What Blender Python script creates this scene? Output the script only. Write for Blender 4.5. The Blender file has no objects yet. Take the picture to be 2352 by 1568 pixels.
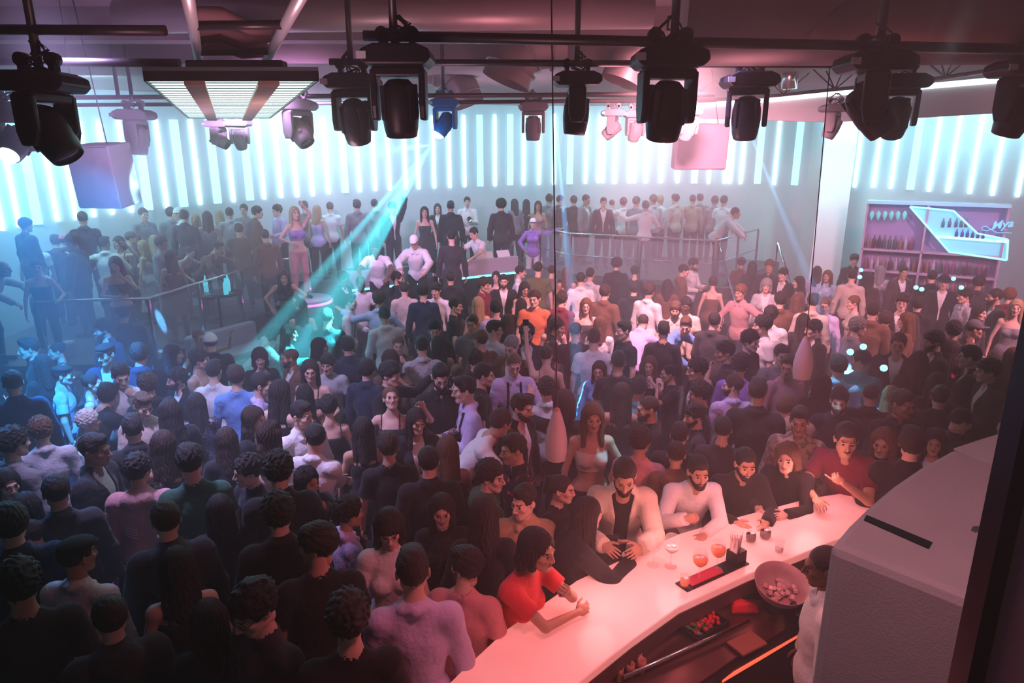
import bpy, math, random
import numpy as np
from mathutils import Matrix, Vector
PI = math.pi; C = bpy.context.scene.collection; V = np.array
S = bpy.context.scene
# ------------------------------------------------------------------ camera, world, exposure, wide lights, haze
CAMZ, F_PX, PITCH = 3.9, 1568., math.radians(15.5)
cam = bpy.data.objects.new('camera', bpy.data.cameras.new('camera')); C.objects.link(cam); S.camera = cam
cam.location = (0, 0, CAMZ); cam.rotation_euler = (PI/2-PITCH, 0, 0)
cam.data.sensor_width = 36; cam.data.lens = 36*F_PX/2352; cam.data.clip_start = .05; cam.data.clip_end = 100
S.view_settings.view_transform = 'Standard'; S.view_settings.look = 'None'; S.view_settings.exposure = 0.15; S.view_settings.gamma = 1
S.cycles.volume_bounces = 0; S.cycles.max_bounces = 5; S.cycles.diffuse_bounces = 2; S.cycles.glossy_bounces = 2; S.cycles.transmission_bounces = 4
S.cycles.transparent_max_bounces = 8; S.cycles.caustics_reflective = False; S.cycles.caustics_refractive = False
S.cycles.sample_clamp_indirect = 4; S.cycles.sample_clamp_direct = 20; S.cycles.use_denoising = True; S.cycles.use_adaptive_sampling = True; S.cycles.adaptive_threshold = .035
w = bpy.data.worlds.new('world'); S.world = w; w.use_nodes = True
w.node_tree.nodes['Background'].inputs[0].default_value = (.05, .03, .05, 1); w.node_tree.nodes['Background'].inputs[1].default_value = .3
def ray(x, y):
    u, v = (x-1176)/F_PX, (784-y)/F_PX; c, s = math.cos(PITCH), math.sin(PITCH)
    return V([u, c+v*s, -s+v*c])
def atz(x, y, z): d = ray(x, y); return V([0, 0, CAMZ])+d*(z-CAMZ)/d[2]
def aty(x, y, Y): d = ray(x, y); return V([0, 0, CAMZ])+d*Y/d[1]
def light(name, kind, loc, to, energy, col, size=.2, spot=60, blend=.4, size_y=None):
    d = bpy.data.lights.new(name, kind); d.energy = energy; d.color = col
    if kind == 'AREA':
        d.size = size
        if size_y: d.shape = 'RECTANGLE'; d.size_y = size_y
    else: d.shadow_soft_size = size
    if kind == 'SPOT': d.spot_size = math.radians(spot); d.spot_blend = blend
    o = bpy.data.objects.new(name, d); C.objects.link(o); o.location = loc
    q = Vector(to)-Vector(loc); o.rotation_euler = q.to_track_quat('-Z', 'Y').to_euler()
    return o
PINKL, CYANL, BLUEL = (1., .30, .34), (.35, .85, 1.), (.10, .35, 1.)
# coloured spots added as fill for crowd, haze and canopy, apart from the fixtures
light('fill_pink', 'SPOT', (2.0, 8.0, 4.9), (2.8, 13.5, .6), 3900, (1., .42, .52), .25, 105, 1)
light('fill_pink', 'SPOT', (8.2, 7.0, 4.9), (7.4, 11.5, .6), 2700, (1., .40, .54), .25, 105, 1)
light('fill_pink', 'SPOT', (-3.0, 8.6, 4.8), (-3.2, 13.5, 1.0), 3900, (.80, .45, .95), .25, 105, 1)
light('fill_rose', 'SPOT', (2.0, 3.4, 3.3), (.9, 5.4, 0), 130, (1., .20, .24), .15, 120, 1)
light('fill_rose', 'SPOT', (.3, 2.6, 3.3), (-.3, 4.2, 0), 75, (1., .22, .28), .15, 110, 1)
light('fill_violet', 'SPOT', (-3.3, 5.0, 4.95), (-2.2, 6.4, 0), 1300, (.62, .48, 1.), .2, 76, 1)
light('fill_violet', 'SPOT', (1.5, 6.0, 5.0), (2.0, 7.4, 0), 900, (.78, .50, 1.), .2, 80, 1)
light('spot_blue', 'SPOT', (-6.5, 7.8, 4.7), (-4.6, 6.0, 1.0), 1500, (.05, .35, 1.), .1, 60, .7)
light('canopy_fill', 'SPOT', (.2, 1.0, 5.3), (1.7, 2.1, 2.6), 210, (1., .44, .50), .3, 75, .8)
for x, y, e, c in ((-4, 7, 200, (.75, .52, 1.)), (1, 6.6, 200, (1., .40, .50)), (6, 7, 110, (1., .42, .50)), (0, 12, 200, (.85, .70, 1.)), (6, 13, 80, (.9, .55, .85)), (-1.2, 3.2, 60, (1., .50, .60)), (-1.8, 6.4, 90, (1., .6, .7))):
    light('ceiling_fill', 'SPOT', (x, y, 3.3), (x, y+.6, 5.6), e, c, .3, 150, 1)  # added upward spots brighten ceiling and truss, no fixtures there
light('counter_spot', 'SPOT', (1.9, 3.0, 4.6), (.86, 3.68, 1.1), 120, (.75, .90, 1.), .04, 16, .9)
light('counter_spot', 'SPOT', (2.6, 4.3, 4.7), (2.2, 4.5, 1.1), 60, (.85, .90, 1.), .04, 15, .9)
for x, y, e in ((.55, 3.75, 5), (1.15, 4.2, 5.5), (1.8, 4.55, 5.5), (2.4, 4.9, 5.5)):      # point lights added to carry the backlit counter's glow onto faces
    light('counter_glow', 'POINT', (x, y, 1.42), (x, y, 0), e, (1., .34, .32), .12)
# thin haze filling the hall
nt = w.node_tree; vs = nt.nodes.new('ShaderNodeVolumeScatter'); vs.inputs['Density'].default_value = .056; vs.inputs['Anisotropy'].default_value = .2
nt.links.new(vs.outputs[0], nt.nodes['World Output'].inputs['Volume'])
# ------------------------------------------------------------------ mesh helpers
class MB:
    """collects shapes into one mesh object"""
    def __init__(s): s.v = []; s.f = []; s.sm = []
    def add(s, v, f, smooth=True):
        o = len(s.v); s.v += [tuple(map(float, p)) for p in v]; s.f += [tuple(i+o for i in q) for q in f]; s.sm += [smooth]*len(f); return s
    def box(s, c, h, R=None, bev=0.):
        c = V(c, float)
        v = V([(x*h[0], y*h[1], z*h[2]) for x in (-1, 1) for y in (-1, 1) for z in (-1, 1)])
        if R is not None: v = v @ V(R).T
        s.add(v+c, [(0, 1, 3, 2), (4, 6, 7, 5), (0, 4, 5, 1), (2, 3, 7, 6), (0, 2, 6, 4), (1, 5, 7, 3)], False); return s
    def tube(s, pts, r, n=10, caps_=True):
        pts = [V(p, float) for p in pts]; m = len(pts)
        rr = r if hasattr(r, '__len__') else [r]*m
        vs = []; prev = None
        for i in range(m):
            d = pts[min(i+1, m-1)]-pts[max(i-1, 0)]; d = d/(np.linalg.norm(d)+1e-12)
            if prev is None:
                u = np.cross(d, (0, 0, 1.)); u = np.cross(d, (1., 0, 0)) if np.linalg.norm(u) < .05 else u
            else: u = prev-(prev@d)*d
            u = u/np.linalg.norm(u); prev = u; w = np.cross(d, u)
            for k in range(n):
                a = 2*PI*k/n; vs.append(pts[i]+rr[i]*(u*math.cos(a)+w*math.sin(a)))
        fs = [(i*n+k, i*n+(k+1) % n, (i+1)*n+(k+1) % n, (i+1)*n+k) for i in range(m-1) for k in range(n)]
        s.add(vs, fs)
        if caps_:
            o = len(s.v)-len(vs)
            s.f += [tuple(o+k for k in range(n))[::-1], tuple(o+(m-1)*n+k for k in range(n))]; s.sm += [False, False]
        return s
    def lathe(s, prof, n=24, M=None):
        """prof: (radius, z) list"""
        vs = []
        for r, z in prof:
            for k in range(n):
                a = 2*PI*k/n; vs.append((r*math.cos(a), r*math.sin(a), z))
        vs = V(vs, float)
        if M is not None: vs = (V(M[0]) @ vs.T).T+V(M[1])
        m = len(prof)
        s.add(vs, [(i*n+k, i*n+(k+1) % n, (i+1)*n+(k+1) % n, (i+1)*n+k) for i in range(m-1) for k in range(n)]); return s
    def prism(s, poly, z0, z1):
        """poly: xy list (counter-clockwise), extruded"""
        n = len(poly); vs = [(x, y, z0) for x, y in poly]+[(x, y, z1) for x, y in poly]
        s.add(vs, [tuple(range(n))[::-1], tuple(range(n, 2*n))]+[(k, (k+1) % n, n+(k+1) % n, n+k) for k in range(n)], False); return s
    def quadprism(s, P, Q):
        """solid between two polygons of 3D points"""
        n = len(P); s.add(list(P)+list(Q), [tuple(range(n))[::-1], tuple(range(n, 2*n))]+[(k, (k+1) % n, n+(k+1) % n, n+k) for k in range(n)], False); return s
    def build(s, name, mat=None, parent=None, origin=None, bevel=0.):
        me = bpy.data.meshes.new(name)
        v = s.v if origin is None else [tuple(V(p)-V(origin)) for p in s.v]
        me.from_pydata(v, [], s.f); me.polygons.foreach_set('use_smooth', s.sm)
        if mat: me.materials.append(mat)
        me.update()
        o = bpy.data.objects.new(name, me); C.objects.link(o)
        if origin is not None: o.location = origin
        if parent: o.parent = parent
        if bevel:
            b = o.modifiers.new('bevel', 'BEVEL'); b.width = bevel; b.segments = 2; b.limit_method = 'ANGLE'
        return o
def thing(name, label, cat, loc=(0, 0, 0), rz=0., group=None):
    o = bpy.data.objects.new(name, None); C.objects.link(o); o.location = loc; o.rotation_euler = (0, 0, rz)
    return tag(o, label, cat, group)
LONG = []
def tag(o, label, cat, group=None, kind=None):
    o['label'] = label; o['category'] = cat
    if group: o['group'] = group
    if kind: o['kind'] = kind
    n = len(label.replace('-', ' ').split())
    if n > 16 or n < 4: LONG.append((n, label))
    return o
def struct(o): o['kind'] = 'structure'; return o
# ------------------------------------------------------------------ materials
_m = {}
def mat(name, col, rough=.6, metal=0., bump=0., bscale=30., emit=None, es=0., trans=0., alpha=1., var=0., vscale=3., sheen=0., ior=1.45):
    if name in _m: return _m[name]
    m = bpy.data.materials.new(name); m.use_nodes = True; nt = m.node_tree; b = nt.nodes['Principled BSDF']
    b.inputs['Base Color'].default_value = (*col, 1); b.inputs['Roughness'].default_value = rough; b.inputs['Metallic'].default_value = metal
    b.inputs['IOR'].default_value = ior
    if trans: b.inputs['Transmission Weight'].default_value = trans
    if alpha < 1: b.inputs['Alpha'].default_value = alpha
    if sheen: b.inputs['Sheen Weight'].default_value = sheen
    if emit: b.inputs['Emission Color'].default_value = (*emit, 1); b.inputs['Emission Strength'].default_value = es
    if bump or var:
        tc = nt.nodes.new('ShaderNodeTexCoord')
        if bump:
            n = nt.nodes.new('ShaderNodeTexNoise'); n.inputs['Scale'].default_value = bscale; n.inputs['Detail'].default_value = 3
            bp = nt.nodes.new('ShaderNodeBump'); bp.inputs['Strength'].default_value = bump; bp.inputs['Distance'].default_value = .02
            nt.links.new(tc.outputs['Object'], n.inputs['Vector']); nt.links.new(n.outputs['Fac'], bp.inputs['Height']); nt.links.new(bp.outputs['Normal'], b.inputs['Normal'])
        if var:
            n = nt.nodes.new('ShaderNodeTexNoise'); n.inputs['Scale'].default_value = vscale; n.inputs['Detail'].default_value = 5
            r = nt.nodes.new('ShaderNodeMapRange'); r.inputs[3].default_value = 1-var; r.inputs[4].default_value = 1+var
            mx = nt.nodes.new('ShaderNodeMix'); mx.data_type = 'RGBA'; mx.blend_type = 'MULTIPLY'; mx.inputs[0].default_value = 1
            mx.inputs[6].default_value = (*col, 1)
            nt.links.new(tc.outputs['Object'], n.inputs['Vector']); nt.links.new(n.outputs['Fac'], r.inputs[0]); nt.links.new(r.outputs[0], mx.inputs[7]); nt.links.new(mx.outputs[2], b.inputs['Base Color'])
    _m[name] = m; return m
CLOTH = dict(white=(.78, .77, .76), cream=(.72, .64, .52), black=(.012, .011, .013), char=(.035, .033, .037), grey=(.22, .22, .24), lgrey=(.50, .50, .53), navy=(.015, .025, .06),
             blue=(.16, .34, .70), lblue=(.45, .60, .80), brown=(.16, .075, .045), tan=(.45, .30, .19), pink=(.72, .30, .32), dpink=(.50, .27, .28), red=(.70, .05, .06), maroon=(.18, .015, .04),
             green=(.03, .11, .07), olive=(.12, .12, .05), beige=(.60, .50, .42), purple=(.34, .20, .60), teal=(.10, .45, .50), orange=(.65, .18, .08), yellow=(.60, .45, .10), lilac=(.60, .50, .78), skinny=(.30, .20, .16))
def cloth(c):
    if c in PATT: return patt(c)
    return mat('cloth_'+c, CLOTH[c], .85, bump=.5, bscale=22, sheen=.1)
PATT = {'sequin', 'camo', 'floral', 'plaid', 'patt'}
def patt(c):
    nm = 'cloth_'+c
    if nm in _m: return _m[nm]
    base, spot, sc, thr, metal = {'sequin': ((.03, .03, .04), (.7, .7, .8), 120, .60, .6), 'camo': ((.14, .11, .08), (.38, .30, .22), 22, .5, 0), 'floral': ((.012, .01, .012), (.8, .03, .09), 9, .64, 0),
                                  'plaid': ((.30, .16, .13), (.08, .05, .06), 30, .5, 0), 'patt': ((.62, .58, .60), (.30, .26, .34), 70, .55, 0)}[c]
    m = mat(nm, base, .35 if metal else .85, metal); nt = m.node_tree; b = nt.nodes['Principled BSDF']
    tc = nt.nodes.new('ShaderNodeTexCoord'); n = nt.nodes.new('ShaderNodeTexNoise'); n.inputs['Scale'].default_value = sc
    r = nt.nodes.new('ShaderNodeValToRGB'); r.color_ramp.elements[0].position = thr-.02; r.color_ramp.elements[1].position = thr+.02
    r.color_ramp.elements[0].color = (*base, 1); r.color_ramp.elements[1].color = (*spot, 1)
    nt.links.new(tc.outputs['Object'], n.inputs['Vector']); nt.links.new(n.outputs['Fac'], r.inputs[0]); nt.links.new(r.outputs[0], b.inputs['Base Color'])
    return m
def skin(nm, col, rough=.5):
    m = mat(nm, col, rough, bump=.08, bscale=220)
    b = m.node_tree.nodes['Principled BSDF']; b.inputs['Specular IOR Level'].default_value = .35
    return m
SKIN = {'l': skin('skin_light', (.72, .46, .36)), 't': skin('skin_tan', (.55, .32, .22)), 'd': skin('skin_dark', (.17, .085, .055)), 'm': skin('skin_brown', (.34, .18, .115))}
LIP = {'l': skin('lip_light', (.55, .20, .19), .35), 't': skin('lip_tan', (.42, .16, .14), .35), 'd': skin('lip_dark', (.16, .06, .05), .35), 'm': skin('lip_brown', (.26, .10, .09), .35)}
HAIR = {k: mat('hair_'+k, c, .5, bump=.6, bscale=130) for k, c in dict(k=(.022, .015, .013), b=(.045, .022, .014), l=(.13, .065, .035), y=(.45, .30, .16), g=(.28, .26, .25), w=(.70, .66, .62), a=(.16, .07, .03), p=(.55, .12, .2)).items()}
HATC = dict(k=mat('hat_black', (.015, .014, .016), .8), w=mat('hat_white', (.85, .84, .82), .8), g=mat('hat_grey', (.12, .12, .13), .8), p=mat('hat_pink', (.75, .22, .25), .8), b=mat('hat_brown', (.10, .05, .03), .8))
M_EYE = mat('eye_white', (.75, .72, .70), .2); M_IRIS = mat('iris', (.03, .015, .01), .1); M_BLACK = mat('black_plastic', (.012, .012, .014), .45)
# ------------------------------------------------------------------ figures: signed-distance bodies meshed by surface nets
V = np.array
def caps(a, b, r0, r1=None):
    r1 = r0 if r1 is None else r1
    a, b = V(a, float), V(b, float)
    R = max(r0, r1)
    def f(X, Y, Z):
        d = b - a; L = max(d @ d, 1e-9)
        t = np.clip(((X-a[0])*d[0] + (Y-a[1])*d[1] + (Z-a[2])*d[2]) / L, 0, 1)
        return np.sqrt((X-a[0]-t*d[0])**2 + (Y-a[1]-t*d[1])**2 + (Z-a[2]-t*d[2])**2) - (r0 + (r1-r0)*t)
    return f, np.minimum(a, b)-R, np.maximum(a, b)+R
def ell(c, r, M=None):
    c, r = V(c, float), V(r, float)
    def f(X, Y, Z):
        x, y, z = X-c[0], Y-c[1], Z-c[2]
        if M is not None:
            x, y, z = (M[0][0]*x+M[1][0]*y+M[2][0]*z, M[0][1]*x+M[1][1]*y+M[2][1]*z, M[0][2]*x+M[1][2]*y+M[2][2]*z)
        k0 = np.sqrt((x/r[0])**2+(y/r[1])**2+(z/r[2])**2)
        k1 = np.sqrt((x/r[0]**2)**2+(y/r[1]**2)**2+(z/r[2]**2)**2)+1e-9
        return k0*(k0-1)/k1
    R = r if M is None else V([r.max()]*3)
    return f, c-R, c+R
def cut(p, pt, n):            # keep the side where (x-pt).n < 0
    f0, lo, hi = p; pt, n = V(pt, float), V(n, float); n = n/np.linalg.norm(n)
    return (lambda X, Y, Z: np.maximum(f0(X, Y, Z), (X-pt[0])*n[0]+(Y-pt[1])*n[1]+(Z-pt[2])*n[2])), lo, hi
def field(prims, step, k=.02, infl=0., post=None, pad=.03):
    lo = np.min([p[1] for p in prims], 0)-pad-infl; hi = np.max([p[2] for p in prims], 0)+pad+infl
    ax = [np.arange(lo[i], hi[i]+step, step) for i in range(3)]
    F = np.full([len(a) for a in ax], .2)
    for p in prims:
        kk = p[3] if len(p) > 3 else k
        m = kk*1.3+infl+step*2
        s = [slice(max(0, int((p[1][i]-m-lo[i])/step)), min(len(ax[i]), int((p[2][i]+m-lo[i])/step)+2)) for i in range(3)]
        X, Y, Z = ax[0][s[0]][:, None, None], ax[1][s[1]][None, :, None], ax[2][s[2]][None, None, :]
        d = p[0](X, Y, Z)-infl
        o = F[s[0], s[1], s[2]]
        h = np.clip(.5+.5*(o-d)/kk, 0, 1)
        F[s[0], s[1], s[2]] = o+(d-o)*h-kk*h*(1-h)
    if post is not None:
        F = post(F, ax[0][:, None, None], ax[1][None, :, None], ax[2][None, None, :])
    return F, ax
def surfnet(F, ax):
    s = F < 0
    c = [s[i:s.shape[0]-1+i, j:s.shape[1]-1+j, k:s.shape[2]-1+k] for i in (0, 1) for j in (0, 1) for k in (0, 1)]
    allc = c[0].copy(); anyc = c[0].copy()
    for q in c[1:]: allc &= q; anyc |= q
    act = anyc & ~allc
    I = np.argwhere(act)
    if len(I) == 0: return np.zeros((0, 3)), np.zeros((0, 4), int)
    idx = -np.ones(act.shape, int); idx[act] = np.arange(len(I))
    co = V([(i, j, k) for i in (0, 1) for j in (0, 1) for k in (0, 1)])
    vals = np.stack([F[I[:, 0]+a, I[:, 1]+b, I[:, 2]+d] for a, b, d in co], 1)
    P = np.zeros((len(I), 3)); n = np.zeros(len(I))
    for u in range(8):
        for v in range(u+1, 8):
            if np.abs(co[u]-co[v]).sum() != 1: continue
            m = (vals[:, u] < 0) != (vals[:, v] < 0)
            t = vals[m, u]/(vals[m, u]-vals[m, v])
            P[m] += co[u]+(co[v]-co[u])*t[:, None]; n[m] += 1
    P = (P/n[:, None]+I)*(ax[0][1]-ax[0][0])+V([ax[0][0], ax[1][0], ax[2][0]])
    Q = []
    for d in range(3):
        a, b = [(1, 2), (2, 0), (0, 1)][d]
        sl0 = [slice(None)]*3; sl1 = [slice(None)]*3
        sl0[d] = slice(0, -1); sl1[d] = slice(1, None)
        s0, s1 = s[tuple(sl0)], s[tuple(sl1)]
        E = np.argwhere(s0 != s1)
        E = E[(E[:, a] > 0) & (E[:, b] > 0) & (E[:, a] < F.shape[a]-1) & (E[:, b] < F.shape[b]-1)]
        if not len(E): continue
        fl = s0[E[:, 0], E[:, 1], E[:, 2]]
        def g(da, db):
            e = E.copy(); e[:, a] += da; e[:, b] += db
            return idx[e[:, 0], e[:, 1], e[:, 2]]
        q = np.stack([g(-1, -1), g(0, -1), g(0, 0), g(-1, 0)], 1)
        q[~fl] = q[~fl][:, ::-1]
        Q.append(q)
    return P, np.concatenate(Q)
def net(prims, step, k=.02, infl=0., post=None):
    return surfnet(*field(prims, step, k, infl, post))
def mk(name, parts, mats):
    """parts: list of (verts, quads, material indices or int); one mesh datablock"""
    vs, fs, mi, o = [], [], [], 0
    for v, f, m in parts:
        vs.append(v); fs.append(f+o); o += len(v)
        mi.append(np.full(len(f), m, int) if np.isscalar(m) else m)
    v = np.concatenate(vs); f = np.concatenate(fs); m = np.concatenate(mi)
    me = bpy.data.meshes.new(name)
    me.vertices.add(len(v)); me.vertices.foreach_set('co', v.astype(np.float32).ravel())
    me.loops.add(f.size); me.loops.foreach_set('vertex_index', f.ravel().astype(np.int32))
    me.polygons.add(len(f)); me.polygons.foreach_set('loop_start', np.arange(0, f.size, 4, dtype=np.int32))
    for x in mats: me.materials.append(x)
    me.polygons.foreach_set('material_index', m.astype(np.int32))
    me.polygons.foreach_set('use_smooth', np.ones(len(f), bool))
    me.update(calc_edges=True)
    return me
def Rz(a): c, s = math.cos(a), math.sin(a); return V([[c, -s, 0], [s, c, 0], [0, 0, 1]])
def Rx(a): c, s = math.cos(a), math.sin(a); return V([[1, 0, 0], [0, c, -s], [0, s, c]])
def Ry(a): c, s = math.cos(a), math.sin(a); return V([[c, 0, s], [0, 1, 0], [-s, 0, c]])
def sm(x, a, b): t = np.clip((x-a)/(b-a), 0, 1); return t*t*(3-2*t)

def uvsph(c, r, n=10):
    u = np.linspace(0, 2*PI, n, endpoint=False); w = np.linspace(.0, PI, n//2+1)
    v = V([[c[0]+r*math.sin(b)*math.cos(a), c[1]-r*math.cos(b), c[2]+r*math.sin(b)*math.sin(a)] for b in w for a in u])
    f = V([[i*n+j, i*n+(j+1) % n, (i+1)*n+(j+1) % n, (i+1)*n+j] for i in range(n//2) for j in range(n)])[:, ::-1]
    m = V([4 if i <= (n > 10) else 3 for i in range(n//2) for j in range(n)])
    return v, f, m

_head = {}
def head_parts(sex, step, mood):
    key = (sex, step, mood)
    if key in _head: return _head[key]
    w = 1. if sex == 'm' else .93
    j = 1. if sex == 'm' else .88
    P = [ell((0, .018, .032), (.077*w, .096, .087)),
         ell((0, -.026, -.036), (.058*w, .068, .084)),
         ell((0, -.074, -.098), (.024*j, .019, .017)) + (.03,),
         caps((-.045*w*j, -.01, -.065), (-.02, -.065, -.095), .018, .014)+(.03,), caps((.045*w*j, -.01, -.065), (.02, -.065, -.095), .018, .014)+(.03,),
         ell((-.043*w, -.062, -.022), (.019, .02, .017))+(.025,), ell((.043*w, -.062, -.022), (.019, .02, .017))+(.025,),
         caps((-.036, -.087, .020), (.036, -.087, .020), .0095*j)+(.02,),
         caps((0, -.093, .012), (0, -.117*(.5+.5*j), -.030), .0065, .0115*j)+(.012,),
         ell((-.0115, -.104, -.036), (.0075, .01, .007))+(.008,), ell((.0115, -.104, -.036), (.0075, .01, .007))+(.008,),
         caps((0, .022, -.03), (0, .026, -.088), .050*w, .046*w*j)+(.03,)]
    for s in (-1, 1):
        P.append(ell((s*.080*w, .012, -.006), (.0075, .019, .031), Rz(-s*.35) @ Rx(-.15))+(.008,))
    mouth = {'n': 0, 's': .007, 'o': 0}[mood]
    op = .009 if mood == 'o' else (.004 if mood == 's' else .0015)
    for s in (-1, 1):
        P.append(caps((s*.020, -.0885, .0085), (s*.043, -.0835, .0075), .0042, .0036)+(.004,)); P.append(caps((s*.021, -.0885, -.0055), (s*.041, -.0835, -.0050), .0034, .0030)+(.004,))
        P.append(caps((0, -.0985, -.0575), (s*.022, -.087, -.0605+mouth), .0062, .003)+(.005,))
        P.append(caps((0, -.0975, -.0665-op), (s*.021, -.087, -.0635+mouth-op*.3), .0070, .003)+(.005,))
    def post(F, X, Y, Z):
        for s in (-1, 1):
            d = np.sqrt((X-s*.031)**2+((Y+.107))**2+((Z-.002)*1.15)**2)-.0205
            h = np.clip(.5-.5*(F+d)/.01, 0, 1); F = F+(-d-F)*h+.01*h*(1-h)
            for q in (.0025,):   # ear hollow
                d = np.sqrt(((X-s*.089*w)*1.2)**2+((Y-.008)*.8)**2+((Z+.003)*.55)**2)-.008
                F = np.maximum(F, -d)
        zl = -.0620-op*.5+mouth*np.minimum(1, (X/.022)**2)
        d = np.sqrt((X*.32)**2+((Y+.1)*.5)**2+((Z-zl)*(1. if mood != 'o' else .55))**2)-.0035-.4*op
        F = np.maximum(F, -d)
        return F
    v, f = net(P, step, .03, 0, post)
    c = v[f].mean(1)
    m = np.zeros(len(f), int)
    zl = -.062+mouth*(c[:, 0]/.022)**2
    lip = (np.abs(c[:, 0]) < .023) & (c[:, 1] < -.082) & (np.abs(c[:, 2]-zl) < (.010+op-.006*(c[:, 0]/.023)**2))
    m[lip] = 1
    tooth = lip & (c[:, 1] > -.0955) & (np.abs(c[:, 0]) < .015) & (np.abs(c[:, 2]-zl) < .006)
    if mood != 'n': m[tooth] = 3
    ax_ = np.abs(c[:, 0]); bz = .0235+.003*np.sin((ax_-.012)/.036*PI)
    m[(ax_ > .012) & (ax_ < .048) & (c[:, 1] < -.06) & (np.abs(c[:, 2]-bz) < (.0030 if sex == 'm' else .0022)+.3*max(0, step-.005))] = 2
    out = [(v, f, m)]
    for s in (-1, 1): out.append(uvsph((s*.031, -.0795, .0015), .0118, 12 if step < .006 else 8))
    _head[key] = out
    return out

# ---- hand: wrist at origin, fingers along +X, palm faces -Z, thumb towards +Y
_hand = {}
CURL = {'relax': (18, 28, 18), 'grip': (58, 62, 38), 'fist': (80, 88, 50), 'flat': (4, 6, 4), 'point': (70, 80, 45), 'splay': (10, 16, 10)}
def hand_parts(kind, step):
    key = (kind, step)
    if key in _hand: return _hand[key]
    P = [caps((-.06, 0, 0), (.01, 0, 0), .027, .024), ell((.045, 0, -.001), (.050, .040, .0155)), ell((.032, .024, -.007), (.032, .017, .014))]
    for i, (y, L, r) in enumerate(((.0285, .070, .0085), (.0095, .078, .0088), (-.0100, .073, .0085), (-.0285, .057, .0075))):
        a, b, c = CURL[kind]
        if kind == 'point' and i == 0: a, b, c = 3, 5, 3
        a += i*4*(kind == 'relax')
        p = V([.084-abs(y)*.25, y, 0]); ang = 0; sp = {'splay': 9, 'flat': 3}.get(kind, 4)*(1.5-i)
        for q, (da, l) in enumerate(((a, .44), (b, .31), (c, .25))):
            ang += math.radians(da)
            d = V([math.cos(ang)*math.cos(math.radians(sp)), math.sin(math.radians(sp))*math.cos(ang), -math.sin(ang)])
            n = p+d*L*l
            P.append(caps(p, n, r*(1-.1*q), r*(.92-.1*q))+(.003 if q else .007,)); p = n
    if kind in ('grip', 'fist'): T = [(.018, .030, -.006), (.045, .046, -.026), (.066, .038, -.042), (.080, .022, -.046)]
    elif kind == 'point': T = [(.018, .030, -.006), (.045, .046, -.022), (.064, .038, -.036), (.078, .024, -.040)]
    else: T = [(.018, .030, -.004), (.042, .054, -.010), (.064, .064, -.015), (.086, .068, -.020)]
    for q in range(3): P.append(caps(T[q], T[q+1], .0125-.0018*q, .0108-.0018*q)+(.008 if q == 0 else .003,))
    v, f = net(P, step, .008)
    _hand[key] = (v, f)
    return v, f

def ik(S, T, a, b, hint):
    S, T, hint = V(S, float), V(T, float), V(hint, float)
    d = T-S; L = np.linalg.norm(d); u = d/L
    L = min(L, (a+b)*.995); T = S+u*L
    x = (a*a-b*b+L*L)/(2*L); h = math.sqrt(max(a*a-x*x, 0))
    n = hint-(hint@u)*u; n /= np.linalg.norm(n)
    return S+u*x+n*h, T

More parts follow.
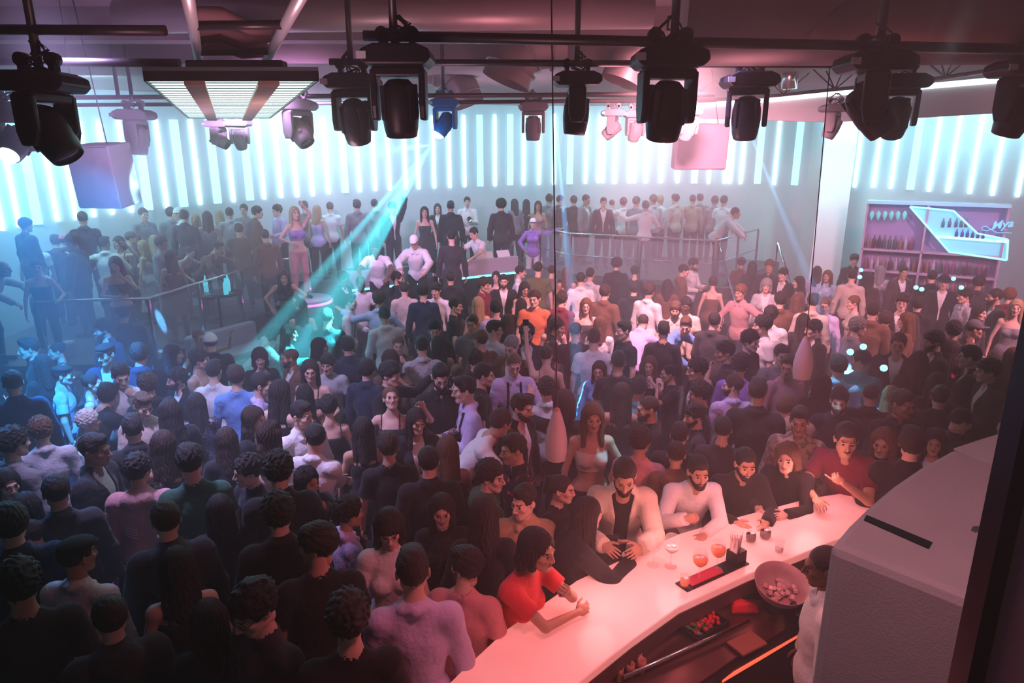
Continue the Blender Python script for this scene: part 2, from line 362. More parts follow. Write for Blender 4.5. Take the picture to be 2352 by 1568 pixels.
# pose: lean (deg fwd), arms: (target relative to feet, elbow hint, hand kind, palm-ward vector)
D = (.27, -.06, .84)
POSES = {
 'stand':  dict(lean=2, L=(D, (1, .6, 0), 'relax', (-1, 0, 0)), R=(D, (1, .6, 0), 'relax', (-1, 0, 0))),
 'hold':   dict(lean=3, L=((.20, -.30, 1.08), (.8, .5, -.6), 'grip', (-.9, 0, .3)), R=(D, (1, .6, 0), 'relax', (-1, 0, 0))),
 'both':   dict(lean=5, L=((.10, -.33, 1.16), (.5, .3, -.9), 'relax', (-.6, 0, .7)), R=((.12, -.30, 1.10), (.5, .3, -.9), 'grip', (-.6, 0, .7))),
 'cross':  dict(lean=3, L=((-.10, -.24, 1.15), (1, -.1, -.5), 'relax', (0, 1, 0)), R=((-.12, -.22, 1.22), (1, -.1, -.5), 'relax', (0, 1, 0))),
 'chin':   dict(lean=5, L=((.07, -.23, 1.43), (.8, -.4, -.9), 'grip', (0, 1, .2)), R=((.04, -.26, 1.12), (.9, .2, -.6), 'relax', (0, 1, 0))),
 'raise':  dict(lean=0, L=((.26, -.20, 1.90), (1, -.2, .1), 'grip', (0, -1, 0)), R=(D, (1, .6, 0), 'relax', (-1, 0, 0))),
 'dance':  dict(lean=-3, L=((.36, -.22, 1.62), (1, .1, -.5), 'splay', (0, -1, 0)), R=((.30, -.30, 1.20), (.9, .2, -.6), 'relax', (-.6, 0, -.6))),
 'out':    dict(lean=4, L=((.62, -.22, 1.42), (.3, 0, -1), 'flat', (0, 0, -1)), R=((.22, -.30, 1.05), (.9, .2, -.6), 'relax', (-.6, 0, -.6))),
 'bend':   dict(lean=38, L=((.22, -.52, 1.02), (.9, .2, .2), 'relax', (-.4, 0, -1)), R=((.24, -.50, .98), (.9, .2, .2), 'relax', (-.4, 0, -1))),
 'bar':    dict(lean=24, L=((.10, -.50, 1.19), (.7, -.35, -1), 'relax', (-.5, .4, -.6)), R=((.14, -.46, 1.165), (.8, -.3, -1), 'relax', (-.6, .2, -.7))),
 'barchin':dict(lean=24, L=((.06, -.40, 1.30), (.75, -.2, -1), 'point', (-.2, .9, .2)), R=((.10, -.48, 1.155), (.9, -.2, -.9), 'relax', (0, .3, -1))),
 'barcross':dict(lean=22, L=((-.02, -.46, 1.17), (1, -.1, -.6), 'relax', (0, .2, -1)), R=((.16, -.42, 1.30), (.9, -.1, -1), 'fist', (-.8, .2, .2))),
 'barfold':dict(lean=20, L=((.0, -.34, 1.36), (.7, -.5, -1), 'grip', (0, 1, .3)), R=((-.10, -.36, 1.17), (1, -.5, -.6), 'relax', (0, .8, -.5))),
 'dj':     dict(lean=22, L=((.24, -.46, 1.06), (.9, .4, 0), 'relax', (0, 0, -1)), R=((.24, -.46, 1.06), (.9, .4, 0), 'relax', (0, 0, -1))),
}
def skel(pose, sex):
    p = POSES[pose]; th = math.radians(p['lean'])
    T = Rx(th)              # tips the chest towards -Y
    piv = V([0, 0, .95])
    tor = lambda q: piv+T @ V(q, float)
    if p['lean'] > 15: piv = V([0, .10, .93])
    sx = .175 if sex == 'm' else .155
    K = dict(T=T, tor=tor, piv=piv, lean=th)
    K['neck'] = tor((0, .012, .50)); K['headb'] = tor((0, -.012, .62))
    K['head'] = K['headb']+V([0, -.012, .062])
    for nm, s in (('L', 1), ('R', -1)):
        t, hint, hk, pn = p[nm]
        S = tor((s*sx, .012, .432))
        E, W = ik(S, (t[0]*s, t[1], t[2]), .285, .250, (hint[0]*s, hint[1], hint[2]))
        K[nm] = (S, E, W, hk, V([pn[0]*s, pn[1], pn[2]]))
    return K
def arm_prims(K, sex, upto=1.0, thick=0., parts=('L', 'R')):
    r = 1. if sex == 'm' else .82
    P = []
    for nm in parts:
        S, E, W, _, _ = K[nm]
        P.append(caps(S, E, .050*r, .038*r)+(.03,))
        if upto > 1.01: P.append(caps(E, W, .039*r, .026*r)+(.012,))
    return P
def torso_prims(K, sex):
    t, M = K['tor'], K['T']
    s = 1. if sex == 'm' else .86
    P = [ell(t((0, .0, -.02)), (.160 if sex == 'm' else .168, .112, .125), M)+(.04,),
         ell(t((0, -.004, .14)), (.138*s, .098*(s*.5+.5), .15), M)+(.05,),
         ell(t((0, .0, .30)), (.165*s, .112*(s*.5+.5), .165), M)+(.05,),
         caps(t((-.130*s, .012, .420)), t((.130*s, .012, .420)), .054*s)+(.04,),
         caps(t((-.115*s, .014, .452)), t((0, .018, .520)), .036*s, .046*s)+(.04,), caps(t((.115*s, .014, .452)), t((0, .018, .520)), .036*s, .046*s)+(.04,)]
    for nm in 'LR': P.append(ell(K[nm][0], (.052*s, .052*s, .052*s))+(.04,))
    if sex == 'f':
        for q in (-1, 1): P.append(ell(t((q*.068, -.088, .285)), (.058, .052, .058), M)+(.03,))
    return P
def leg_prims(K, sex, thick=0.):
    r = 1. if sex == 'm' else 1.02
    P = []
    hipy = K['piv'][1]
    for s in (-1, 1):
        H, N, A = V([s*.088, hipy, K['piv'][2]-.05]), V([s*.105, hipy*.4-.02, .50]), V([s*.11, .035, .09])
        P += [caps(H, N, .085*r+thick, .058+thick)+(.03,), caps(N, A, .056+thick, .038+thick)+(.03,)]
    return P
def folds(amp, seed=0.):
    def post(F, X, Y, Z):
        n = np.sin(X*19+Z*11+seed+1.6*np.sin(Y*15+Z*7))*np.sin(Z*27-X*17+1.7*np.sin(X*13+seed))+.5*np.sin(Z*44+X*33+3*np.sin(Y*11+seed))
        return F+amp*.75*n
    return post
_body = {}
def body_mesh(pose, sex, yaw, pitch, mood, lod):
    key = (pose, sex, yaw, pitch, mood, lod)
    if key in _body: return _body[key]
    K = skel(pose, sex)
    st = .014 if lod == 0 else .018
    bk = ('b', pose, sex, lod)
    if bk not in _body:
        tp = torso_prims(K, sex)
        P = tp+arm_prims(K, sex, 2)+leg_prims(K, sex)+[caps(K['neck']-V([0, 0, .03]), K['headb']+V([0, .02, .02]), .056 if sex == 'm' else .048, .051 if sex == 'm' else .045)+(.03,)]
        _body[bk] = net(P, st, .03)
    v, f = _body[bk]
    parts = [(v, f, 0)]
    R = Rz(math.radians(yaw)) @ Rx(math.radians(pitch))
    for hv, hf, hm in head_parts(sex, .0044 if lod == 0 else .009, mood):
        parts.append((hv @ R.T+K['head'], hf, hm))
    for nm in 'LR':
        S, E, W, hk, pn = K[nm]
        hv, hf = hand_parts(hk, .0042 if lod == 0 else .0055)
        x = (W-E)/np.linalg.norm(W-E); z = -(pn-(pn@x)*x); z /= np.linalg.norm(z); y = np.cross(z, x)
        s = .96 if sex == 'm' else .86
        h = hv.copy()
        if nm == 'L': h[:, 1] *= 1
        # thumb side must point forward/inward: mirror when the frame would put it outward
        want = V([-1 if nm == 'L' else 1, -1, .6])
        flip = (y @ want) < 0
        if flip: h[:, 1] *= -1; hf = hf[:, ::-1]
        parts.append(((h*s) @ V([x, y, z])+W, hf, 0))
    me = mk('body', parts, [None]*5)
    _body[key] = me
    return me
_cl = {}
def top_mesh(kind, pose, sex, lod):
    key = (kind, pose, sex, lod)
    if key in _cl: return _cl[key]
    K = skel(pose, sex)
    t = K['tor']; up = K['T'] @ V([0, 0, 1.])
    P = torso_prims(K, sex)
    infl, amp = .012, .0022
    r = 1. if sex == 'm' else .84
    if kind in ('tee', 'polo'):
        for nm in 'LR':
            S, E, W, _, _ = K[nm]; d = (E-S)/.285
            P.append(cut(caps(S, S+d*.30, .054*r, .052*r), S+d*.175, d)+(.03,))
        amp = .003
    elif kind in ('shirt', 'sweater', 'jacket', 'hoodie', 'open'):
        e = {'shirt': .004, 'sweater': .007, 'jacket': .012, 'hoodie': .014, 'open': .010}[kind]
        for nm in 'LR':
            S, E, W, _, _ = K[nm]; d = (W-E)/np.linalg.norm(W-E)
            P.append(caps(S, E, .052*r+e, .041*r+e)+(.03,))
            P.append(cut(caps(E, W+d*.05, .041*r+e, .030*r+e), W-d*.012, d)+(.018,))
        amp = .0035
        if kind in ('jacket', 'hoodie', 'open'): infl = .018
    if kind == 'hoodie':
        P.append(ell(t((0, .075, .47)), (.11, .065, .075), K['T'])+(.02,))
    if kind in ('jacket', 'shirt', 'polo', 'open', 'hoodie'):
        for s in (-1, 1):   # folded collar leaves round the neck
            P.append(caps(t((s*.058, .045, .515)), t((s*.040, -.062, .468)), .017, .013)+(.008,))
            P.append(caps(t((s*.058, .045, .515)), t((0, .075, .522)), .017, .017)+(.008,))
    hem = {'tank': .78, 'dress': .55, 'crop': 1.12}.get(kind, .80)
    if K['lean'] > .3: hem += .03
    if kind == 'dress':
        P.append(caps(V([0, K['piv'][1], .88]), V([0, K['piv'][1], .60]), .165, .185)+(.05,))
    if kind not in ('crop',): P.append(ell(t((0, 0, -.05)), (.172 if sex == 'm' else .176, .126, .16), K['T'])+(.03,))
    fo = folds(amp, len(pose)+len(kind))
    nk, nf = t((0, .018, .545)), t((0, -.10, .43))
    def post(F, X, Y, Z):
        F = fo(F, X, Y, Z)
        q = t((0, 0, hem-.95)); F = np.maximum(F, -((X-q[0])*up[0]+(Y-q[1])*up[1]+(Z-q[2])*up[2]))
        # neck opening: a tapered bore along the neck
        a, b = V(t((0, .015, .49))), V(K['headb'])
        d = np.sqrt((X-a[0])**2+(Y-a[1])**2+(Z-a[2]-.045)**2)
        rr = .075 if kind in ('tank', 'dress', 'crop') else .062
        F = np.maximum(F, rr*.98*(1 if kind not in ('jacket', 'shirt', 'polo', 'hoodie', 'open') else .55)-d)
        if kind in ('tank', 'dress', 'crop'):    # low neckline front and back, thin straps
            tz = (X-t((0, 0, .40))[0])*up[0]+(Y-t((0, 0, .40))[1])*up[1]+(Z-t((0, 0, .40))[2])*up[2]
            F = np.maximum(F, np.minimum(tz+.045, .0095-np.abs(np.abs(X)-.095)+0*tz)*1.)
            F = np.where((tz > -.045) & (np.abs(np.abs(X)-.095) > .014), np.maximum(F, .004), F)
        if kind in ('jacket', 'open'):           # open front wedge showing the layer beneath
            q = t((0, 0, .47)); dz = (X-q[0])*up[0]+(Y-q[1])*up[1]+(Z-q[2])*up[2]
            wd = np.clip(.075+dz*.22, .012 if kind == 'jacket' else .05, .08)
            fr = (Y-(q[1]-up[1]*0)-dz*up[1]) < -.02
            F = np.where(fr & (dz < .08), np.maximum(F, wd-np.abs(X)), F)
        return F
    parts = [net(P, .0095 if lod == 0 else .014, .03, infl, post)+(0,)]
    me = mk('top', parts, [None])
    _cl[key] = me
    return me
def inner_mesh(pose, sex):
    key = ('inner', pose, sex)
    if key in _cl: return _cl[key]
    K = skel(pose, sex); t = K['tor']; up = K['T'] @ V([0, 0, 1.])
    def post(F, X, Y, Z):
        a = t((0, .015, .49)); F = np.maximum(F, .060-np.sqrt((X-a[0])**2+(Y-a[1])**2+(Z-a[2]-.045)**2))
        q = t((0, 0, -.12)); return np.maximum(F, -((X-q[0])*up[0]+(Y-q[1])*up[1]+(Z-q[2])*up[2]))
    _cl[key] = mk('undershirt', [net(torso_prims(K, sex), .013, .03, .007, post)+(0,)], [None])
    return _cl[key]
def trouser_mesh(pose, sex, lod, skirt=False):
    key = ('tr', pose, sex)
    if key in _cl: return _cl[key]
    K = skel(pose, sex); t = K['tor']
    P = leg_prims(K, sex, .012 if sex == 'm' else .004)+[ell(t((0, .0, -.02)), (.163 if sex == 'm' else .170, .117, .125), K['T'])+(.04,)]
    def post(F, X, Y, Z):
        F = folds(.003, 4)(F, X, Y, Z); return np.maximum(F, np.maximum(.10-Z, Z-.93+0*X))
    _cl[key] = mk('trousers', [net(P, .016, .03, .004, post)+(0,)], [None])
    return _cl[key]
def shoe_mesh():
    if 'sh' in _cl: return _cl['sh']
    P = [ell((.11, .03, .055), (.042, .055, .055)), caps((.11, .04, .035), (.125, -.15, .032), .036, .032)]
    def post(F, X, Y, Z): return np.maximum(F, .004-Z)
    _cl['sh'] = mk('shoe', [net(P, .014, .02, 0, post)+(0,)], [None])
    return _cl['sh']

# ---- hair, hats and beards in the head frame
_hair = {}
def hair_mesh(kind, lod):
    key = (kind, lod)
    if key in _hair: return _hair[key]
    st = .006 if lod == 0 else .009
    sph = lambda c, r: ell(c, r)
    cr = lambda e, top: ell((0, .020, .034+top*.4), (.077+e, .096+e, .087+e*.6+top*.6))
    k, P, amp, fq, length = .02, [], .0018, 190, 0
    face_cut = True
    def hairline(X, Y, Z, lo=-.070, front=.060, side=.0):
        h = np.where(Y < -.062, front, np.where(Y < -.025, front+(side-.012-front)*sm(Y, -.062, -.040), np.where(Y < .03, side+.004, side+(lo-side)*sm(Y, .028, .045))))
        return h-Z
    pre = None
    if kind == 'short': P = [cr(.010, .014)]; amp = .0032
    elif kind == 'buzz': P = [cr(.003, .001)]; amp = .0006
    elif kind == 'crop': P = [cr(.006, .022), ell((0, -.035, .105), (.058, .05, .028))]; amp = .003
    elif kind == 'quiff': P = [cr(.007, .020), ell((.01, -.050, .108), (.058, .040, .034)), ell((-.02, -.02, .118), (.05, .06, .024))]; amp = .004
    elif kind == 'mop': P = [cr(.018, .018), ell((0, -.062, .075), (.066, .034, .038)), ell((.03, -.01, .118), (.05, .06, .025))]; amp = .005
    elif kind == 'curly': P = [cr(.022, .024)]; amp = .008; fq = 95
    elif kind == 'afro': P = [ell((0, .022, .058), (.125, .128, .120))]; amp = .007; fq = 110
    elif kind == 'cap': P = [cr(.013, .014), ell((0, -.105, .050), (.066, .072, .007), Rx(-.22))+(.004,)]; amp = 0
    elif kind == 'capback': P = [cr(.013, .014), ell((0, .135, .018), (.060, .060, .007), Rx(.3))+(.004,)]; amp = 0
    elif kind == 'beanie': P = [cr(.014, .030)]; amp = .001
    elif kind == 'flatcap': P = [ell((0, .006, .088), (.090, .112, .034)), cr(.010, .0), ell((0, -.098, .062), (.052, .036, .006), Rx(-.2))+(.004,)]; amp = 0
    elif kind == 'hat': P = [cr(.012, .03), ell((0, .010, .046), (.150, .165, .007))+(.006,)]; amp = 0
    elif kind == 'bald': P = [cr(.002, -.004)]; amp = 0
    elif kind in ('bob', 'long', 'wavy', 'bangs', 'longfront', 'hood'):
        z1 = {'bob': -.12, 'hood': -.14}.get(kind, -.30)
        P = [cr(.016, .010)]
        P.append(caps((0, .060, -.02), (0, .090, z1), .070, .060 if kind == 'bob' else .055)+(.04,))
        for s in (-1, 1):
            P.append(caps((s*.062, .030, .02), (s*.080, .050, z1+.02), .045, .040)+(.03,))
            P.append(caps((s*.076, -.012, .020), (s*.086, -.020 if kind != 'longfront' else -.055, z1+.04), .022, .024)+(.02,))
        if kind == 'bangs': P.append(ell((0, -.066, .058), (.062, .032, .036))+(.015,))
        if kind == 'hood': P.append(ell((0, .03, .03), (.105, .115, .125))+(.03,))
        amp = .004 if kind != 'wavy' else .007; length = 1
    elif kind in ('pony', 'bun'):
        P = [cr(.007, .002)]
        P.append(ell((0, .108, .075), (.034, .034, .034))+(.01,))
        if kind == 'pony': P.append(caps((0, .120, .07), (0, .150, -.16), .030, .018)+(.01,))
        length = 1
    elif kind == 'beard':
        P = [ell((0, -.026, -.040), (.0605, .072, .088)), ell((0, -.078, -.100), (.030, .026, .024))+(.02,)]
        for s in (-1, 1): P += [caps((s*.056, -.012, -.045), (s*.025, -.068, -.098), .019, .018)+(.02,), caps((0, -.103, -.047), (s*.024, -.092, -.056), .005, .005)+(.004,)]
        def post(F, X, Y, Z):
            top = np.where(Y < -.070, -.046-.35*np.abs(X), -.040+.0*X)
            F = np.maximum(F, Z-np.where(Y > -.045, .0, top))
            F = np.maximum(F, Y-.012)
            mo = np.sqrt((X*.45)**2+((Y+.095)*.5)**2+((Z+.063)*1.05)**2)-.0105
            F = np.maximum(F, -mo)
            return F+.0012*np.sin(X*210+3*np.sin(Z*90))*np.sin(Z*170)
        _hair[key] = mk('beard', [net(P, .005, .02, .001, post)+(0,)], [None]); return _hair[key]
    elif kind == 'stache':
        P = [caps((0, -.107, -.0475), (s*.024, -.096, -.054), .0055, .003)+(.003,) for s in (-1, 1)]
        _hair[key] = mk('moustache', [net(P, .0035, .004)+(0,)], [None]); return _hair[key]
    def post(F, X, Y, Z):
        if amp:
            if length: n = np.sin(np.arctan2(X, Y+.001)*26+4*np.sin(Z*(34 if kind == 'wavy' else 9))+1.5*np.sin(Z*60+X*40))
            elif fq < 150: n = np.sin(X*fq+2*np.sin(Z*60))*np.sin(Y*fq+1.5*np.sin(X*70))*np.sin(Z*fq*.9+1)*1.6
            else: n = np.sin(X*140+3*np.sin(Y*50+Z*20))*np.cos(Z*90+2*np.sin(X*60))
            F = F+amp*n
        if kind in ('cap', 'capback', 'beanie', 'hat', 'flatcap'):
            lowz = {'beanie': .028, 'cap': .032, 'capback': .030, 'hat': .036, 'flatcap': .045}[kind]
            F = np.maximum(F, lowz-Z-.25*(Y > 10)+0*X) if kind not in ('beanie',) else np.maximum(F, lowz-.35*np.clip(Y, -.1, .1)-Z)
            return F
        if kind == 'bald':
            return np.maximum(F, np.maximum(Z-.055, hairline(X, Y, Z, -.055)))
        if length and kind not in ('pony', 'bun'):
            # open the face: an oval bore from the front
            fz = .066 if kind not in ('bangs', 'hood') else .020
            d = np.sqrt((X/.064)**2+((Z-fz+.105)/.108)**2)-1
            F = np.where(Y < .005, np.maximum(F, -d*.06), F)
            low = np.where((np.abs(X) < .056) & (Y < .03), np.minimum(-.03-Z, .056-np.abs(X)+.004), -1)
            F = np.maximum(F, low)
            if kind == 'hood': pass
            return F
        lo = {'curly': -.075, 'mop': -.085, 'afro': -.07, 'short': -.080, 'quiff': -.074}.get(kind, -.066)
        fr = {'mop': .036, 'crop': .062, 'afro': .05, 'curly': .05, 'pony': .068, 'bun': .068}.get(kind, .060)
        if kind == 'afro':
            return np.maximum(F, np.where(Y < -.02, .052-Z+.6*np.clip(Y+.06, 0, .04)*-1.5, -.06-Z))
        return np.maximum(F, hairline(X, Y, Z, lo, fr))
    parts = [net(P, st, k, 0, post)+(0,)]
    if kind in ('cap', 'capback', 'hat', 'flatcap', 'beanie'):
        def post2(F, X, Y, Z): return np.maximum(np.maximum(F, Z-.045), hairline(X, Y, Z, -.065))
        parts.append(net([cr(.007, .0)], st, k, 0, post2)+(1,))
    nm = {'cap': 'cap', 'capback': 'cap', 'beanie': 'beanie', 'hat': 'hat', 'flatcap': 'flat_cap'}.get(kind, 'hair')
    _hair[key] = mk(nm, parts, [None, None])
    return _hair[key]

def put(me, name, mats, parent, M=None):
    o = bpy.data.objects.new(name, me); C.objects.link(o); o.parent = parent
    for i, m in enumerate(mats):
        if i < len(o.material_slots):
            o.material_slots[i].link = 'OBJECT'; o.material_slots[i].material = m
    if M is not None: o.matrix_local = M
    return o
def mat4(R, t):
    M = Matrix.Identity(4)
    for i in range(3):
        for j in range(3): M[i][j] = R[i][j]
        M[i][3] = t[i]
    return M
def make_person(loc, rotz, scale, sex='m', hair='short', hcol='k', top='tee', tcol='white', pose='stand', yaw=0, pitch=0, mood='n', skin='l', lod=0, beard=None, bottom='black', inner='white', glasses=False):
    r = bpy.data.objects.new('person', None); C.objects.link(r)
    r.location = loc; r.rotation_euler = (0, 0, rotz); r.scale = (scale,)*3
    K = skel(pose, sex)
    b = put(body_mesh(pose, sex, yaw, pitch, mood, lod), 'body', [SKIN[skin], LIP[skin], HAIR['k' if hcol in 'kgw' else 'b'], M_EYE, M_IRIS], r)
    R = Rz(math.radians(yaw)) @ Rx(math.radians(pitch))
    M = mat4(R*(1. if sex == 'm' else .965), K['head'])
    if hair != 'none':
        me = hair_mesh(hair, lod)
        hm = HATC.get(hcol) if hair in ('cap', 'capback', 'beanie', 'hat', 'flatcap') else HAIR[hcol]
        put(me, me.name.split('.')[0], [hm or cloth(hcol), HAIR['k']], r, M)
    if beard: put(hair_mesh(beard, 0), 'beard' if beard == 'beard' else 'moustache', [HAIR['k' if hcol in 'kgw' else 'b']], r, M)
    if top != 'none':
        nm = {'tee': 'tee_shirt', 'polo': 'polo_shirt', 'tank': 'tank_top', 'crop': 'crop_top', 'dress': 'dress', 'open': 'overshirt'}.get(top, top)
        put(top_mesh(top, pose, sex, lod), nm, [cloth(tcol)], r)
        if top in ('jacket', 'open'): put(inner_mesh(pose, sex), 'undershirt', [cloth(inner)], r)
    put(trouser_mesh(pose, sex, lod), 'trousers', [cloth(bottom)], r)
    for q in (1, -1): put(shoe_mesh(), 'shoe', [cloth('black')], r, Matrix.Diagonal((q, 1, 1, 1)))
    if glasses:
        bm = MB()
        for s in (-1, 1):
            for q in range(14):
                a, b2 = 2*PI*q/14, 2*PI*(q+1)/14
                bm.tube([(s*.031+.021*math.cos(a), -.103, .002+.016*math.sin(a)), (s*.031+.021*math.cos(b2), -.103, .002+.016*math.sin(b2))], .0016, 6)
            bm.tube([(s*.052, -.103, .004), (s*.084, -.01, .006)], .0016, 6)
        bm.tube([(-.010, -.104, .006), (.010, -.104, .006)], .0016, 6)
        g = bm.build('glasses', M_BLACK, r); g.matrix_local = M
    return r
# ------------------------------------------------------------------ the hall
WHITE = mat('wall_white', (.62, .64, .66), .7, bump=.1, bscale=8)
CEIL = mat('ceiling_paint', (.30, .20, .21), .8, bump=.15, bscale=4)
BEAMM = mat('beam_paint', (.22, .14, .15), .8)
FLOORM = mat('floor_dark', (.035, .03, .035), .35, bump=.1, bscale=12, var=.3)
PLATM = mat('platform_grey', (.10, .085, .09), .5)
STEEL = mat('steel_dark', (.10, .08, .085), .4, .7); CHROME = mat('chrome', (.75, .74, .76), .22, 1.); BLK = mat('matt_black', (.010, .009, .012), .5)
LAMPBLK = mat('fixture_black', (.014, .012, .017), .42)
DUCT = mat('duct_metal', (.34, .24, .24), .45, .5, var=.2)
def glow(nm, col, s):
    m = mat('glow_'+nm, col, .5, emit=col, es=s); return m
TUBEM = glow('tube', (.50, .93, 1.), 7.); TUBEW = glow('tube_wide', (.42, .90, 1.), 2.0)
struct(MB().box((0, 10, -.05), (15.4, 11.6, .05)).build('floor', FLOORM))
struct(MB().box((0, 10, 5.68), (15.4, 11.6, .08)).build('ceiling', CEIL))
WALL = [(-15, 9.6), (-12.2, 12.4), (-8.5, 14.2), (-4.8, 17.2), (0.3, 19.4), (5.6, 19.5), (9.3, 17.2), (12.3, 15.3), (15, 13.6)]
def onwall(x):
    """point of the curved wall seen in pixel column x, as (X, Y)"""
    u = (x-1176)/F_PX
    for (x0, y0), (x1, y1) in zip(WALL, WALL[1:]):
        # d = t*(u, c) with c ~ value at the strip height
        c = math.cos(PITCH)+.2*math.sin(PITCH); a = u/c
        den = (x1-x0)-a*(y1-y0)
        if abs(den) < 1e-9: continue
        k = (a*y0-x0)/den
        if -.0001 <= k <= 1.0001: return x0+k*(x1-x0), y0+k*(y1-y0), math.atan2(y1-y0, x1-x0)
    return None
b = MB()
for (x0, y0), (x1, y1) in zip(WALL, WALL[1:]):
    d = V([x1-x0, y1-y0]); d = d/np.linalg.norm(d); nrm = V([-d[1], d[0]])*.2
    b.quadprism([(x0, y0, 0), (x1, y1, 0), (x1+nrm[0], y1+nrm[1], 0), (x0+nrm[0], y0+nrm[1], 0)], [(x0, y0, 5.6), (x1, y1, 5.6), (x1+nrm[0], y1+nrm[1], 5.6), (x0+nrm[0], y0+nrm[1], 5.6)])
struct(b.build('wall_back', WHITE))
for sx, y1, nm in ((-1, 9.7, 'left'), (1, 13.7, 'right')):
    struct(MB().box((sx*15.1, (y1-1.6)/2, 2.8), (.1, (y1+1.6)/2, 2.8)).build('wall_'+nm, WHITE))
struct(MB().box((0, -1.55, 2.8), (15, .1, 2.8)).build('wall_front', WHITE))
for i, (y, z, h, dp) in enumerate(((9.2, 5.22, .38, .30), (6.3, 5.30, .3, .25), (3.9, 5.3, .3, .25))):
    struct(MB().box((0, y, z+h/2), (15, dp/2, h/2)).build('beam', BEAMM))
struct(MB().box((0, 15.9, 5.34), (14.9, 5.6, .24)).build('ceiling', CEIL))
# glowing tubes on the curved wall: foot pixels, wide ones marked
TUBES = [(-4, 529), (35, 521), (80, 515, 1), (126, 508), (170, 505), (212, 498), (255, 492), (300, 487), (340, 482, 1), (383, 477), (422, 475, 1), (460, 470), (500, 467, 1), (537, 463), (575, 460, 1), (608, 457), (647, 454),
         (684, 452), (720, 450), (757, 445), (795, 443, 1), (828, 441), (864, 438), (897, 437), (934, 434), (963, 434), (999, 432), (1034, 431), (1068, 429), (1103, 428, 1), (1137, 427), (1171, 425, 1), (1203, 425), (1237, 424),
         (1271, 424), (1307, 423, 1), (1343, 422), (1372, 420), (1382, 420), (1409, 422), (1443, 420), (1454, 420), (1480, 420), (1515, 420), (1552, 420), (1590, 421, 1), (1623, 421), (1660, 421), (1672, 421), (1697, 422),
         (1735, 422, 1), (1773, 424), (1820, 425, 1), (1957, 430), (2000, 430), (2040, 433), (2085, 436, 1), (2128, 440), (2172, 442), (2222, 445), (2275, 449), (2333, 452)]
def ytop(x): return np.interp(x, [0, 40, 215, 745, 1200, 1700, 2000, 2352], [300, 290, 277, 271, 262, 262, 264, 254])
TM = []
for t in TUBES:
    x, yb = t[:2]; wide = len(t) > 2
    X, Y, a = onwall(x); n = V([math.sin(a), -math.cos(a)])*.035
    zb = aty(x, yb, Y)[2]; zt = aty(x, ytop(x), Y)[2]
    TM.append((X+n[0], Y+n[1], a, zb, zt, wide))
tubebase = {}
for X, Y, a, zb, zt, wide in TM:
    hw = .085 if wide else .036
    o = MB().box((0, 0, (zt-zb)/2), (hw, .022, (zt-zb)/2)).build('light_tube', TUBEW if wide else TUBEM, bevel=.01)
    o.location = (X, Y, zb); o.rotation_euler = (0, 0, a)
    sec = 'left' if X < -7.5 else 'right' if X > 8 else 'middle'
    tag(o, ('wide softly glowing cyan tube' if wide else 'narrow glowing cyan-white tube')+' upright on the '+{'left': 'left end of the curved wall', 'right': 'right end of the curved wall', 'middle': 'middle of the far wall'}[sec], 'light', 'glowing tubes on the far wall')
# area lights added before the wall to strengthen the tubes' wash
for x0, x1, e in ((-11.5, -6.5, 330), (-6, -.5, 210), (0, 5.5, 190), (6, 11.5, 230)):
    Ym = np.interp((x0+x1)/2, [p[0] for p in WALL], [p[1] for p in WALL])
    light('wall_wash', 'AREA', ((x0+x1)/2, Ym-2.2, 4.98), ((x0+x1)/2, Ym-.2, 3.2), e, (.35, .86, 1.), 5, size_y=.4)
# platforms
def poly(pts, z): return [tuple(atz(x, y, z)[:2]) for x, y in pts]
TZ, BZ = .65, 1.05
A0, B0, C0 = atz(85, 693, TZ+1.02), atz(340, 685, TZ+1.02), atz(625, 598, TZ+1.02)
lt = [(-11.5, A0[1]), tuple(A0[:2]), tuple(B0[:2]), tuple(C0[:2]), (C0[0]+.3, C0[1]-.35), (1.6, 13.9), (1.7, 15.5), (-9.5, 15.5), (-11.5, 13.0)]
PLT = [(-9.3, 12.9), (-9.0, A0[1]-.05)]+[(p[0], p[1]-.08) for p in lt[1:6]]+[(1.8, 15.4), (-6.0, 15.4)]
struct(MB().prism(PLT, 0, TZ).build('platform', PLATM))
R1, R2, R3, R4 = atz(1245, 524, BZ+1.02), atz(1310, 536, BZ+1.02), atz(1645, 553, BZ+1.02), atz(1742, 526, BZ+1.02)
PLB = [(-6.0, 15.42), (1.85, 15.42), (R2[0]-.4, R2[1]-.1), (R3[0]+.05, R3[1]-.08), (R4[0]+.1, R4[1]), (7.2, 18.3), (5.5, 19.3), (.3, 19.2), (-4.7, 17.0)]
struct(MB().prism(PLB, 0, BZ).build('platform', PLATM))
